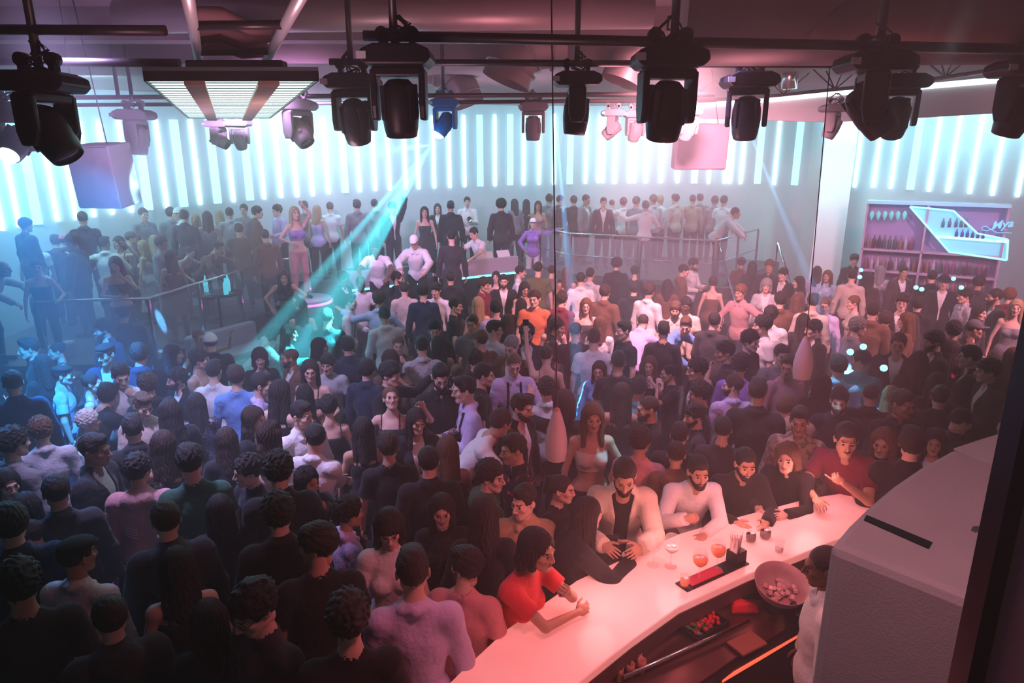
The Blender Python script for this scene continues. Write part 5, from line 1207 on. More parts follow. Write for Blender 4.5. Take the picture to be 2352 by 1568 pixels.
# ------------------------------------------------------------------ the crowd
# zone x y face body sex hair hcol top tcol pose flags | where it is.  angles: 0 faces us, 90 faces right, 180 turned away; in some lit rows tcol holds the coloured light
CROWD = '''
T 75 557 180 180 m short k tee white stand - |at far left edge of left terrace
T 85 628 10 0 f short k tank black hold - |before white tee at terrace's far left
T 128 552 170 180 m short b shirt navy stand b |right of white tee, left terrace
T 150 528 150 150 m cap p jacket char stand - |in pink cap, back of left terrace
T 166 556 -120 -120 m short k jacket char stand - |behind navy shirt, left terrace
T 8 640 60 60 m none k shirt lgrey bend - |bent at the left frame edge
T 214 541 -90 -90 m short b tee grey stand - |left of leaning white shirt
T 241 560 150 165 m quiff k shirt white out - |with arm down on left terrace
T 272 550 -60 -40 f bob k tank black dance - |with bent arm behind white shirt
T 302 532 90 90 m cap g shirt grey stand - |in grey cap, left terrace back
T 265 607 -15 0 f long k crop black chin F |with hand at mouth behind the rail
T 327 566 -110 -120 f long y dress lgrey stand - |left of the tall pale hair
T 354 524 180 180 f long y dress lilac stand - |tallest pale hair, left terrace
T 372 560 60 60 m curly b shirt grey stand - |right of tallest pale hair
B 392 524 180 180 m short k jacket grey stand - |grey jacket behind pale-haired dancers
B 409 499 -90 -90 m capback w shirt white stand - |in white cap, back of left terrace
B 424 520 160 160 m mop b jacket char stand - |right of the white cap
B 449 526 -30 -20 f long y tank lilac hold - |pale hair, mid left terrace
T 437 580 40 40 f bun k crop black bend F |looking down at terrace table
B 476 501 180 180 f long b tank grey stand - |between pale hair and blonde
B 503 512 200 190 f long y shirt white stand - |blonde beside the big brown sweater
B 527 488 180 180 m short b shirt lgrey stand - |above the big brown sweater
T 549 508 185 180 m short k sweater brown cross - |big brown sweater, left terrace
B 592 496 90 90 m short k jacket brown stand - |right of the big brown sweater
T 609 535 180 200 m short b shirt brown stand - |at the terrace rail corner
B 636 512 -60 -60 m curly b shirt lilac hold - |behind podium dancer's left side
B 60 535 120 120 m short k jacket char stand - |dark head behind far-left white tee
B 190 545 180 180 m short k shirt navy stand - |dark back between cap and grey tee
T 390 590 200 200 f long b dress brown stand - |dark back beside terrace table
T 500 570 60 60 m short k sweater brown bend F |leaning over bottles on terrace table
B 330 500 30 30 m short b shirt grey stand - |farthest back left of pale hair
B 560 480 -20 -20 m short b tee grey stand - |small head above brown sweater
F 237 757 -80 -60 m short k jacket navy stand b |bearded, dark suit, below terrace rail
F 243 814 -35 -20 m flatcap k jacket navy stand g |in dark flat cap below suited beard
F 66 801 -80 -90 m short k tee black hold - |black tee holding phone, far left
F 98 836 180 190 f long k tee black stand - |right of phone holder, far left
F 130 806 -90 -90 f bun k tank char stand - |by the pale sofa, left
F 30 880 180 180 m short k jacket navy stand - |dark back at left frame edge
F 322 815 160 160 m mop k jacket navy stand - |below rail, right of flat cap
F 399 813 80 90 f long k jacket char stand - |below rail, face in right profile
F 283 722 180 180 m flatcap k jacket char stand - |dark cap seen through rail glass
F 458 776 40 30 f pony a tank pink dance - |coral top left of white cap
F 483 787 185 190 m capback w jacket black stand - |in white cap, before the pale sofa
F 460 826 75 60 m short k tank white stand - |white sleeveless top below white cap
F 597 822 5 0 f hood k jacket black stand - |dark headscarf before the pale sofa
F 666 822 -85 -70 m buzz l jacket brown stand b |bald, reddish beard, in left profile
T 652 700 0 0 f long k crop char bend - |very long hair, left of podium
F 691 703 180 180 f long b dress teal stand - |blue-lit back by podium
F 634 765 80 80 f bob k hoodie white bend F |hunched pale jacket below podium
F 665 765 80 100 f long b shirt teal both - |turquoise shirt, arms out, below podium
F 790 640 60 60 m short k jacket black stand D |left end of the DJ booth
F 829 652 20 20 m short k tee white hold D |white tee at booth's left end
F 913 640 30 150 m short k jacket black stand b |looking back below booth middle
F 1035 640 180 180 m short k jacket black stand - |dark back before booth lamp line
F 999 618 180 180 m afro b jacket char stand - |round afro against the booth front
F 972 670 180 180 m curly k sweater navy stand - |navy back, centre before booth
F 1001 667 -30 -20 m mop k shirt white stand s |smiling, glasses, right of navy back
F 805 694 80 80 m short k shirt white hold - |white shirt with dark braces
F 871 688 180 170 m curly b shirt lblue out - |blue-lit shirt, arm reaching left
F 929 664 175 180 m short b sweater beige stand - |pale sweater below booth middle
F 752 729 165 170 m short b tee black stand - |black tee below podium, right
F 883 724 180 190 m short k shirt white stand - |white shirt, large, left of centre
F 1047 703 70 90 m short k tee black stand - |large black tee, centre
F 1098 698 180 180 f long y tank brown stand - |long blonde hair, upper centre
F 1139 709 180 180 m short k tee lilac stand - |pale tee right of long blonde
F 1112 655 70 60 m curly b shirt maroon stand s |laughing, upper centre
F 1139 628 -20 -10 f long b tank brown stand - |above laughing curly one
F 1157 646 0 0 m quiff b jacket black stand b |black jacket over white shirt, upper centre
F 1196 607 80 90 m short k tee white both - |white tee beside purple dancer
F 1205 663 20 20 f long k crop lgrey both F |face down, right below white tee
F 1085 744 -15 20 m crop l tee grey stand - |young face looking at us, centre
F 1136 758 60 150 m short k tee white stand - |black hair, white tee, centre
F 1103 780 -150 -140 m short l tee brown stand - |brown hair below young face
F 999 760 0 0 m beanie k jacket black stand - |forehead just visible, centre
F 915 792 5 0 f short a tee brown chin s |smiling with hand at chin
F 969 795 175 185 m short k shirt patt stand - |patterned shirt, back, centre left
F 1008 790 180 180 f long k tank black stand - |long dark hair right of patterned shirt
F 1091 826 180 180 m curly k tee black stand - |black curls, centre
F 1175 795 -40 -30 m short g jacket brown stand F |grey hair, looking down, centre
F 1210 768 -10 0 m curly k jacket char hold gb |glasses and beard below raised phone
F 1180 836 20 10 m buzz l shirt lilac hold F |bald, white shirt, dark vest strap
F 1255 815 160 180 f bun k tank black raise - |arm raised holding up a phone
F 1272 738 180 180 f wavy b tank brown stand - |behind left lamp cord, brown hair
F 1228 686 -20 0 m short b tee orange stand - |orange tee above raised phone
F 1291 688 160 160 m short b shirt maroon stand - |right of left lamp cord
F 1197 700 180 180 f long k jacket black stand - |left of orange tee
F 1165 740 180 180 f long b tank maroon stand - |behind white tee, centre
F 712 851 0 -20 f long b crop char hold s |smiling broadly, shoulders bare, left centre
F 753 836 -20 0 m mop k tee lgrey stand - |dark fringe right of smiling woman
F 736 796 100 90 f long k shirt dpink both - |dusty pink shirt above smiling pair
F 799 795 180 180 m mop k jacket navy stand - |blue-lit dark back, left centre
F 845 850 150 150 m mop k jacket navy stand - |dark blue-lit back right of fringe
F 897 860 60 60 m short k shirt black out - |leaning arm over singing woman
F 898 914 10 -10 f bun a tank black dance oU |singing, chin raised
F 1012 866 10 10 m crop k shirt black both bgF |beard, glasses, black shirt, centre left
F 898 830 0 10 f hood b tee brown chin - |masked face under smiling one
F 1050 857 180 180 f bun l tank char stand - |brown bun right of beard and glasses
F 1066 896 -90 -80 m quiff k shirt lilac both o |blue shirt, dark strap, mouth open
F 1112 862 85 90 m crop k tee black stand - |right profile left of bald man
F 957 968 15 0 f longfront k jacket black both s |long hair, low neckline, holding phone
F 694 954 50 30 m crop k shirt white stand s |white shirt, smiling sideways
F 724 1006 180 150 m short k shirt white cross - |white shirt hugging, dark head
F 755 935 180 180 f curly k dress char stand - |dark curls above white shirts
F 834 986 180 180 f long k dress black stand - |long black dress, centre left
F 893 1026 170 180 m mop b tee black stand - |broad black back, brown hair
F 1028 1030 180 180 f long l tank black stand - |long light brown hair, bare shoulders
F 585 962 60 60 f wavy b jacket black stand - |auburn waves left of white shirts
F 622 998 150 140 f wavy b tee cream stand - |wavy hair, cream top, left centre
F 602 884 80 80 m crop k shirt lilac stand - |blue-lit face, white headphones
F 645 900 140 140 f long k tank black stand - |long dark hair left of smiling woman
F 700 905 180 180 f long k tank black stand - |dark hair under smiling woman
F 543 866 180 170 m short b tee blue stand - |bright blue tee, left
F 492 853 160 160 m short k tee white stand - |white tee right of suited beard
F 406 871 -80 -60 m curly k jacket black stand b |beard and suit in left profile
F 451 926 180 180 f long k shirt sequin hold - |long hair, sequinned top, left
F 375 1020 180 180 f long b dress char stand - |long brown hair, lower left
F 329 931 20 0 m quiff l sweater beige both F |beige sweater, gazing down, left
F 278 862 20 10 m short k tee white chin F |white tee, rubbing eyes, left
F 250 908 150 130 m short k sweater black bend - |dark hair, black wide collar, left
F 212 880 80 80 f bun k tank dpink stand - |bare shoulders, right profile, left
F 145 862 70 80 m flatcap k tee lblue stand - |light blue tee, dark cap, left
F 204 968 110 110 f curly w tank white stand - |white curls, pale top, left
F 94 990 175 180 m curly l shirt lgrey stand - |brown curls, pale shirt, left
F 33 1018 120 120 m curly k shirt grey stand - |grey shirt at left edge
F 219 1034 60 60 m crop k jacket black stand M |jaw forward, black jacket, lower left
F 318 1080 140 160 m short k hoodie dpink stand - |dusty pink hoodie with printed stripes
F 439 1060 165 180 m short k tee green stand - |large green tee, lower left
F 569 1082 -75 -60 m curly k sweater black stand s |black sweater, grinning, left profile
F 15 1112 30 20 f long k shirt char stand - |round face at left edge
F 339 885 200 200 m curly b jacket black stand - |behind beige sweater, left
F 390 945 180 200 f long k jacket black stand - |dark jacket beside sequins
F 707 1105 45 20 f wavy k jacket black chin - |wavy dark hair, ring on hand
F 1199 937 60 60 m quiff k jacket black stand b |dark beard, left of hanging lamp
F 1150 972 120 90 m short b tee white bend F |white tee bending over, lamp's left
F 1179 1032 -70 -70 m quiff k shirt floral stand T |floral shirt, left of lamp
F 1255 894 180 190 m short k shirt white stand - |pale shirt behind hanging lamp cord
F 1296 925 180 180 f hood k jacket black dance - |round dark head right of lamp cord
F 1362 958 20 10 f longfront l crop beige hold - |blue light on hair, right of lamp
F 1376 850 -20 -10 f long b shirt blue raise g |glasses, hand up, blue top
F 1428 905 180 180 f long b tank black stand - |long brown hair, centre right
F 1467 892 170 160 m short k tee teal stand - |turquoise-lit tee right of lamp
F 1487 938 -80 -70 m buzz b tee black hold b |shaved head, beard, black tee
F 1472 1014 150 170 m curly k tee pink stand _ |pink tee behind bar guests
F 1290 1122 80 60 f pony k tee black stand - |right profile, black tee, near bar
F 1128 1095 80 110 m short k hoodie green stand - |green hood, face turned right
F 1420 832 180 180 m short k tee black stand - |dark back behind glasses woman
F 1492 838 -20 -10 f long a tank black chin - |auburn hair, hand at mouth
F 1536 857 -75 -80 f pony k tee black chin - |left profile, hand to cheek
F 1600 850 -60 -70 m short k jacket black stand - |dark jacket right of hand-to-cheek
F 1594 955 -60 -80 m mop k sweater char stand b |bearded left profile, charcoal sweater
F 1664 808 -75 -90 m mop b tee black chin - |wavy hair, left profile, centre right
F 1683 886 -80 -160 m short b shirt lilac stand b |pale blue shirt, light patch on it
F 1700 840 180 180 m short k shirt purple stand - |mauve shirt behind wavy profile
F 1606 905 -90 -90 m short k tee black stand - |left profile, behind charcoal sweater
F 1286 448 180 180 m short b jacket char stand - |X|
B 1262 446 160 160 m curly b jacket grey stand - |far terrace behind left lamp cord
B 1288 448 90 90 m short b jacket char stand - |far terrace, second after lamp cord
B 1318 452 180 180 m short k jacket char stand - |far terrace in the vertical blue beam
B 1347 454 60 60 m short k jacket grey stand - |far terrace right of blue beam
B 1386 466 0 10 m short k jacket char stand - |dark suit left of white sleeves
B 1406 448 160 160 f bun b shirt lgrey stand - |pale behind dark suit, right terrace
B 1432 466 170 190 m short b shirt white out - |white sleeves spread, right terrace
B 1462 464 150 150 m short k tee grey stand - |between the two white shirts
B 1483 474 180 180 m short b shirt white out - |white shirt untucked, right terrace rail
B 1500 440 -150 -150 m curly l shirt lgrey stand - |tall pale head behind white shirts
B 1517 446 150 150 m curly y tee white stand - |white tee, blond, right terrace
B 1551 458 -140 -140 m short b shirt beige stand - |beige shirt, right terrace centre
B 1591 454 180 180 m short k shirt tan stand - |broad tan shirt, right terrace
B 1608 442 180 180 m short k jacket grey stand - |tall head behind tan shirt
B 1642 460 170 180 m short b shirt dpink stand - |pink shirt, terrace's right end
B 1663 462 160 160 m mop k tee white stand - |white tee, far right of terrace
B 1690 490 90 90 m short b hoodie white bend - |bent by terrace's right corner
B 975 514 0 0 f long k dress char stand - |behind white-capped DJ
B 1005 466 10 0 f long b jacket black stand - |long hair above DJ booth
B 1035 500 180 180 m short k jacket black stand - |dark jacket behind DJ booth
T 1037 552 180 180 m short k sweater char stand - |dark back inside DJ booth
B 1073 464 10 0 m short k shirt white both - |white shirt with silver horn
B 1151 480 180 180 m afro k jacket char stand - |wide dark back above booth
B 1181 460 -150 -150 f long b jacket grey stand - |behind purple dancer, dark jacket
B 1209 468 180 180 f long k dress black stand - |long black hair behind purple dancer
B 1236 472 0 0 f long b tank dpink stand - |face framed by long hair, far centre
B 758 474 170 180 m short k tee white stand - |white tee behind podium dancer
B 729 496 150 150 f long y tank lilac stand - |pale hair beside podium dancer
B 820 490 180 180 m short k jacket grey stand - |in the light beam, left
B 901 478 20 20 m short k jacket black raise - |dark shape in the light beam
B 860 470 180 180 m short b shirt grey stand - |beam-lit head far behind DJs
B 700 470 180 180 m short k shirt grey stand - |far head above podium dancer
F 1236 590 180 180 m short k tee olive stand - |olive tee right of purple dancer
F 1267 590 180 180 m short b tee grey stand - |grey tee below terrace rail
F 1302 622 180 180 f long a tank brown stand - |auburn hair below terrace rail
F 1334 642 180 180 m short k shirt white stand - |white shirt in the blue beam
F 1356 631 160 160 m short k shirt lgrey stand - |behind white shirt, blue beam
F 1416 608 180 180 m afro k jacket black stand - |huge dark hair below terrace
F 1458 624 180 180 f curly k sweater black stand - |dark curls below terrace stairs
F 1390 672 160 160 m mop b jacket brown stand - |brown jacket right of white shirt
F 1456 664 175 180 m short k jacket black stand - |black suit, large, centre right
F 1492 668 150 150 m short b shirt white stand - |white shirt behind black suit
F 1533 655 180 180 f long k jacket brown stand - |dark hood right of black suit
F 1575 702 -10 0 m curly k polo cream stand D |dark face, cream vest
F 1346 702 -5 0 f long a tank char stand g |long auburn hair, facing us, centre
F 1551 712 0 0 m mop l shirt beige stand b |long face under dark face
F 1378 744 180 180 f long l shirt white stand - |light hair, white top, centre
F 1364 778 180 180 m short b tee white stand - |round dark head below light hair
F 1322 760 180 180 m buzz k tee black stand - |close-cropped back, right of cord
F 1281 752 60 80 m curly b jacket black stand - |dark jacket behind lamp cord
F 1432 759 -70 -60 m crop k tee black stand - |black tee facing purple shirt
F 1477 740 180 160 m buzz b shirt lilac bend F |lilac shirt bending, centre right
F 1524 760 180 180 m short k sweater black stand - |black sweater, white collar edge
F 1575 748 -60 60 m short l shirt blue bend F |blue shirt, fair hair, looking down
F 1641 738 170 150 m short k jacket char stand - |dark jacket with white strap
F 1593 598 70 60 m short k shirt white both b |white shirt below right terrace stairs
F 1571 622 100 100 m cap k hoodie brown stand - |dark cap before white shirt
F 1638 650 180 180 f curly b tank brown stand - |big brown hair, upper right centre
F 1700 672 -40 -30 m curly a shirt dpink out - |pinkish shirt with white cloth
F 1703 604 180 180 f curly b jacket brown stand - |upper row right of stairs
F 1728 612 180 180 f long k jacket char stand - |upper row, dark long hair
F 1767 612 -20 -10 m curly l shirt char stand - |upper row, fair curls
F 1798 630 -40 -30 m short k jacket black stand - |upper row, face turned left
F 1760 656 5 0 f hood g jacket lgrey stand - |pale hood round the face
F 1834 648 -80 -80 f long k jacket brown stand - |left profile, long hair, right
F 1877 624 170 170 f long b shirt lilac stand - |long hair by diagonal beam
F 1962 597 20 20 m short k shirt black stand - |farthest, by back bar's left
F 1900 634 -20 -20 f long l shirt lblue stand - |near diagonal beam, right
F 1957 634 180 180 m short k shirt beige stand - |beneath cyan lamps, right
F 1995 640 180 180 f long k jacket black stand - |dark hair before back bar
F 2022 622 180 180 f long g shirt lgrey stand - |grey-blond hair before back bar
F 2075 626 30 30 m crop b jacket black hold - |facing right before back bar
F 2141 636 180 180 m short k jacket black stand - |tall dark back before back bar
F 2168 648 0 0 m hat k jacket black stand - |in wide-brimmed hat, right
F 2248 650 180 180 m curly k shirt char stand - |dark curls before back bar
F 2215 680 -60 -60 m mop k shirt patt stand - |patterned shirt, right
F 2284 682 -75 -70 m short k jacket char stand b |beard, left profile, right edge
F 2334 706 0 0 f long y tank grey stand - |blonde at the right edge
F 2318 680 180 180 m curly a shirt maroon stand - |behind blonde at right edge
F 2250 718 60 60 f long k shirt char stand - |dark hair, right, facing right
F 2240 756 100 100 m cap g jacket brown stand - |grey cap, right
F 1867 694 180 180 m short k shirt beige stand - |below diagonal beam, right
F 1830 690 180 180 f long l jacket brown stand - |pale jacket right of hood
F 1894 702 -10 0 m short l shirt lilac stand - |small face right of diagonal beam
F 1793 690 180 180 m curly k shirt brown stand - |dark curls above white tee
F 1770 724 180 185 m short k tee white stand - |big white tee, right centre
F 1750 748 -80 -60 m curly k tee white stand - |left profile, white tee, right
F 1724 784 60 60 m curly k tee black stand - |dark curls below white tees
F 1959 695 -70 -70 f short a tee beige stand - |left profile, beige tee, right
F 2004 716 180 180 m short k jacket brown stand - |dark head right of beige tee
F 2072 694 0 0 m short k jacket char stand g |glasses, facing us, right
F 2108 700 180 180 m curly k jacket black stand - |dark curls right of glasses
F 2034 736 180 180 f afro k jacket black stand - |great dark hair, right
F 2080 736 -90 -90 f long a jacket brown stand - |auburn hair, right of great dark hair
F 1971 752 120 120 m short g shirt grey stand - |grey head, pale shirt, right
F 1867 756 -60 -60 m mop k jacket black stand - |suit behind the right lamp
F 1845 738 180 180 f long k jacket char stand - |hair behind right lamp cord
F 2143 784 -70 -60 m mop k jacket black stand b |long jacket, bearded, left profile
F 2063 790 -10 0 m short k jacket black stand T |stern face, dark jacket, right
F 2180 800 180 180 f long b shirt floral stand - |lace shirt behind long jacket
F 1926 842 180 180 m short k shirt lblue stand - |pale blue shirt, right
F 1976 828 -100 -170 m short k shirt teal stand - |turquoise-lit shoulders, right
F 1795 816 20 20 m short k sweater grey stand - |above the face by lamp
F 1810 842 -15 30 m crop b sweater dpink stand - |pink sweater left of right lamp
F 2268 852 -80 -70 m mop k jacket black hold - |suit, white shirt, left profile
F 2226 820 -90 -90 m short k jacket black stand - |dark, behind the white-collared suit
F 2327 820 180 180 f long a jacket brown stand - |auburn hair at right edge
F 2190 760 180 180 m curly k jacket char stand - |dark curls, far right middle
F 2110 830 180 180 f long k jacket black stand - |dark back between stern face, suit
F 2000 906 180 180 m buzz k jacket black stand - |black back, close-cropped, right
F 2047 908 180 180 f long y shirt lilac stand - |blonde, back, right
F 2073 928 50 30 m crop k shirt black stand M |black shirt, white collar, right
F 2159 912 180 180 m short k jacket black stand - |dark back, far right
F 2150 880 180 180 f long k jacket char stand - |long dark hair, far right
F 2207 968 120 120 m cap k jacket black stand F |cap, head bowed, by canopy
F 1927 922 -5 0 m beanie k sweater black stand b |cyan light across the eyes
F 1836 967 0 0 m crop k shirt camo stand M |camouflage-like shirt behind bar
F 1805 938 150 -150 m mop l hoodie tan bend F |tan vest bending, right centre
F 2147 1014 -5 0 f long k jacket char stand - |behind canopy edge, facing us
F 2095 1020 180 180 m short k jacket black stand - |between phone caller and dark face
F 2028 1016 -10 -10 f long a sweater black barchin s |at bar, phone to ear
F 1944 1010 10 -10 m short k tee maroon barchin mT |maroon tee, finger at lips
F 1808 1050 -5 -10 f bob l sweater black bar _ |light brown bob leaning on bar
F 1712 1066 20 20 m crop k sweater black bar sb_ |grinning, black sweater, leaning on bar
F 1553 1042 180 180 f bun b hoodie brown stand _ |brown hood behind white overshirt
F 1604 1084 30 20 m crop k sweater white barcross bT_ |white sweater, elbow on bar
F 1434 1094 10 5 m crop k open cream bar bF |cream overshirt, looking down, at bar
F 1203 1152 -40 0 m crop k polo tan stand - |tan polo, tall, left of bar
F 1350 1180 120 120 f long k jacket black bar _ |dark figure at bar left end
F 1235 1262 70 60 f bob k tee red barfold - |red top, elbows on bar
F 1070 1300 -75 160 m mop k tee pink stand b_ |full beard, pink-lit, left profile
F 948 1312 175 180 m short k shirt lilac stand + |pale shirt, biggest back, before bar
F 894 1212 5 0 f bangs k tee white both F |fringe hiding face, white tee
F 1015 1172 -5 0 f long k tee black stand s |pale smiling face, long dark hair
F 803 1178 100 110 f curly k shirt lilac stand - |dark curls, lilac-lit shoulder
F 729 1252 -85 180 m mop k tee black stand - |black tee, left profile, lower
F 584 1398 -60 -60 m curly k sweater char stand gF |lower, bowed, glasses, dark sweater
F 382 1194 175 180 m short b hoodie char stand - |charcoal hood, white collar, lower left
F 406 1300 180 180 f long k tank black stand - |long black hair, lower left
F 254 1418 175 180 m short b hoodie char stand - |dark hood, lowest left
F 179 1276 120 140 m flatcap k shirt white stand - |dark cap, white shirt, lower left
F 45 1342 180 180 m short k sweater char stand - |round dark head, lower left edge
F 66 1235 -100 -160 f short b tee white bend F |white tee bending, left edge
F 60 1165 180 180 f long k jacket navy stand - |dark long hair, left edge
F 24 1205 180 180 m short k jacket navy stand - |below dark long hair, left edge
F 640 1180 180 180 m short k jacket black stand - |black back right of grin
F 505 1170 180 180 f long k jacket black stand - |dark hair right of green tee
F 480 1420 180 180 f long k jacket black stand - |black back at lower frame
F 800 1420 180 180 m short k sweater black stand - |black back, bottom centre left
F 1110 1180 180 180 f long k jacket black stand - |between smiling face, tan polo
F 985 1060 180 180 m short k jacket black stand - |dark, between two backs
F 1560 1000 180 180 m short k jacket black stand - |dark, behind white sweater
F 1660 985 180 180 m short k sweater char stand - |dark, above grinning guest
F 1740 900 180 180 m short k jacket black stand - |dark, below pink sweater
F 1890 885 160 160 f long k jacket black stand - |dark, behind beanie
F 130 1130 180 180 m short k jacket char stand - |dark, above white cap shirt
F 520 1010 180 180 f long b jacket black stand - |dark, right of sequins
F 305 985 180 180 m short k jacket black stand - |black, below beige sweater
F 640 1080 180 180 m short k jacket black stand - |black, left of wavy dark hair
'''
GROUPS = {'F': ('crowd on the dance floor', 0.), 'T': ('guests on the left terrace and stage', .65), 'B': ('guests on the back terrace', 1.05)}
CW = dict(white='white', cream='cream', black='black', char='charcoal', grey='grey', lgrey='pale grey', navy='navy', blue='blue', lblue='light blue', brown='brown', tan='tan', pink='pink', dpink='dusty pink',
          red='red', maroon='maroon', green='dark green', olive='olive', beige='beige', purple='purple', teal='turquoise', orange='orange', yellow='mustard', lilac='lilac', sequin='sequinned', camo='mottled', floral='floral', plaid='plaid', patt='patterned')
TW = dict(tee='tee', polo='polo', shirt='shirt', sweater='sweater', jacket='jacket', hoodie='hoodie', open='overshirt', tank='top', crop='top', dress='dress')
def facing(a):
    a = (a+180) % 360-180
    return 'facing us' if abs(a) < 42 else 'back turned' if abs(a) > 135 else 'turned right' if a > 0 else 'turned left'
def build_crowd():
    rows = []
    for ln in CROWD.strip().split('\n'):
        a, lab = ln.split('|')[:2]
        if lab == 'X': continue
        w = a.split(); rows.append(w[:1]+[float(q) for q in w[1:5]]+w[5:]+[lab])
    n = len(rows); rng = random.Random(5)
    lo = V([.90 if r[5] == 'm' else .86 for r in rows]); hi = V([1.07 if r[5] == 'm' else 1.0 for r in rows])
    s = V([rng.uniform(.965, 1.02) if r[5] == 'm' else rng.uniform(.91, .96) for r in rows])
    for i, r in enumerate(rows):
        if r[10].startswith('bar'): lo[i], hi[i], s[i] = (.95, .96, .955) if '_' in r[11] else (1.0, 1.06, 1.03) if r[5] == 'm' else (.97, 1.02, 1.0)
        elif '_' in r[11]: lo[i], hi[i], s[i] = .93, .935, .93
        elif '+' in r[11]: lo[i], hi[i], s[i] = 1.05, 1.06, 1.055
        elif r[2] > 1000: lo[i] += .04; hi[i] -= .03
    SK = [skel(r[10], r[5]) for r in rows]
    def pos(i, sc):
        r = rows[i]; z0 = GROUPS[r[0]][1]
        H = atz(r[1], r[2], z0+SK[i]['head'][2]*sc)
        th = math.radians(r[4])-math.atan2(H[0], H[1])
        off = Rz(th) @ V([SK[i]['head'][0], SK[i]['head'][1], 0])*sc
        return H-off-V([0, 0, SK[i]['head'][2]*sc]), th, H
    def inside(p, poly_, m=0.):
        x, y = p[:2]; c = False
        for (x0, y0), (x1, y1) in zip(poly_, poly_[1:]+poly_[:1]):
            if (y0 > y) != (y1 > y) and x < (x1-x0)*(y-y0)/(y1-y0)+x0: c = not c
        return c
    def wall_gap(p):
        k = np.interp(p[0], [q[0] for q in WALL], [q[1] for q in WALL]); return k-p[1]
    for i, r in enumerate(rows):      # everyone stands on the level the row names, clear of the wall
        for it in range(25):
            p = pos(i, s[i])[0]; f = p+V([0, -.22, 0]); b_ = p+V([0, .22, 0])
            onB, onT = inside(f, PLB) or inside(b_, PLB), inside(f, PLT) or inside(b_, PLT)
            if wall_gap(p) < (1.5 if p[0] < -5 or p[0] > 6 else 1.0): r[2] += 2.5
            elif r[0] == 'F' and (onB or onT): r[2] += 2.5
            elif r[0] == 'T' and not inside(f, PLT): r[2] += -2.5 if p[1] < 13.5 else 2.5
            elif r[0] == 'B' and not inside(f, PLB): r[2] -= 2.5
            else: break
    for it in range(110):      # statures shift a little so that neighbours stand clear of each other
        P = V([pos(i, s[i])[0][:2] for i in range(n)]); Q = V([pos(i, s[i]+.01)[0][:2] for i in range(n)])
        g = (Q-P)/.01
        for i in range(n):
            d = P[i]-P; L = np.hypot(d[:, 0], d[:, 1]); m = (L < .50) & (L > 1e-6)
            push = (d[m]/L[m][:, None]*(.50-L[m])[:, None]).sum(0) if m.any() else V([0, 0])
            ds = (push @ g[i])/(g[i] @ g[i])*.35
            s[i] = np.clip(s[i]+np.clip(ds, -.02, .02), lo[i], hi[i])
    out = []
    for i, r in enumerate(rows):
        z, x, y, fa, bo, sex, hair, hcol, top, tcol, pose, fl, lab = r
        loc, th, H = pos(i, s[i])
        if hair == 'short' and sex == 'm': hair = rng.choice(['short', 'short', 'crop', 'mop', 'quiff', 'curly'])
        dy = (fa-bo+180) % 360-180
        yaw = max(-65, min(65, round(dy/20)*20))
        near = y > 760
        skn = 'd' if 'D' in fl else 'm' if 'M' in fl else 't' if 'T' in fl or rng.random() < .3 else 'l'
        mood = 's' if 's' in fl else 'o' if 'o' in fl else 'n'
        o = make_person(loc, th, s[i], sex, hair, hcol, top, tcol, pose, yaw, 22 if 'F' in fl else (-18 if 'U' in fl else 6), mood, skn, 0 if near else 1,
                        'beard' if 'b' in fl else 'stache' if 'm' in fl else None, 'navy' if i % 4 == 0 else 'black' if i % 3 else 'char', 'black' if top == 'open' else 'white', 'g' in fl)
        hw = {'long': 'long-haired', 'longfront': 'long-haired', 'wavy': 'wavy-haired', 'bald': 'bald', 'pony': 'ponytailed', 'curly': 'curly-haired'}.get(hair, '')
        L = ('person in %s %s %s, %s' % (CW[tcol], TW[top], facing(fa), lab))
        L = L.replace('in %s %s %s' % (CW[tcol], TW[top], facing(fa)), ('in %s %s, %s' % (CW[tcol], TW[top], facing(fa))))
        tag(o, L, 'person', GROUPS[z][0])
        out.append((r, o, SK[i], s[i]))
    return out
CR = build_crowd()
# ------------------------------------------------------------------ things held in hands
def hand_world(rec, nm, along=.07, inw=.02):
    r, o, K, s = rec; S_, E, W, hk, pn = K[nm]
    x = (W-E)/np.linalg.norm(W-E); q = W+x*along+pn/np.linalg.norm(pn)*inw
    c, sn = math.cos(o.rotation_euler[2]), math.sin(o.rotation_euler[2])
    return V(o.location)+s*V([c*q[0]-sn*q[1], sn*q[0]+c*q[1], q[2]]), o.rotation_euler[2]
def find(x, y): return min(CR, key=lambda r: (r[0][1]-x)**2+(r[0][2]-y)**2)
for x, y, nm, lit, lab in ((1255, 815, 'L', 0, 'phone held up high by raised arm, centre'), (957, 968, 'R', 0, 'phone held by the long-haired person in low neckline'), (712, 851, 'L', 1, 'phone with lit edge held by smiling bare-shouldered person'),
                      (2028, 1016, 'L', 1, 'pinkish phone at the ear of person at bar'), (66, 801, 'L', 1, 'pink-lit phone held by black tee, far left')):
    p, a = hand_world(find(x, y), nm, .08, .03)
    t = thing('phone', lab, 'phone', tuple(p), a, 'phones held up in the crowd'); t.rotation_euler = (.3, 0, a)
    MB().box((0, 0, 0), (.036, .005, .074)).build('case', M_BLACK, t, bevel=.004); MB().box((0, .0058, 0), (.033, .001, .070)).build('screen', glow('screen', (.8, .6, .9), .6) if lit else mat('screen_dark', (.03, .03, .04), .1), t)
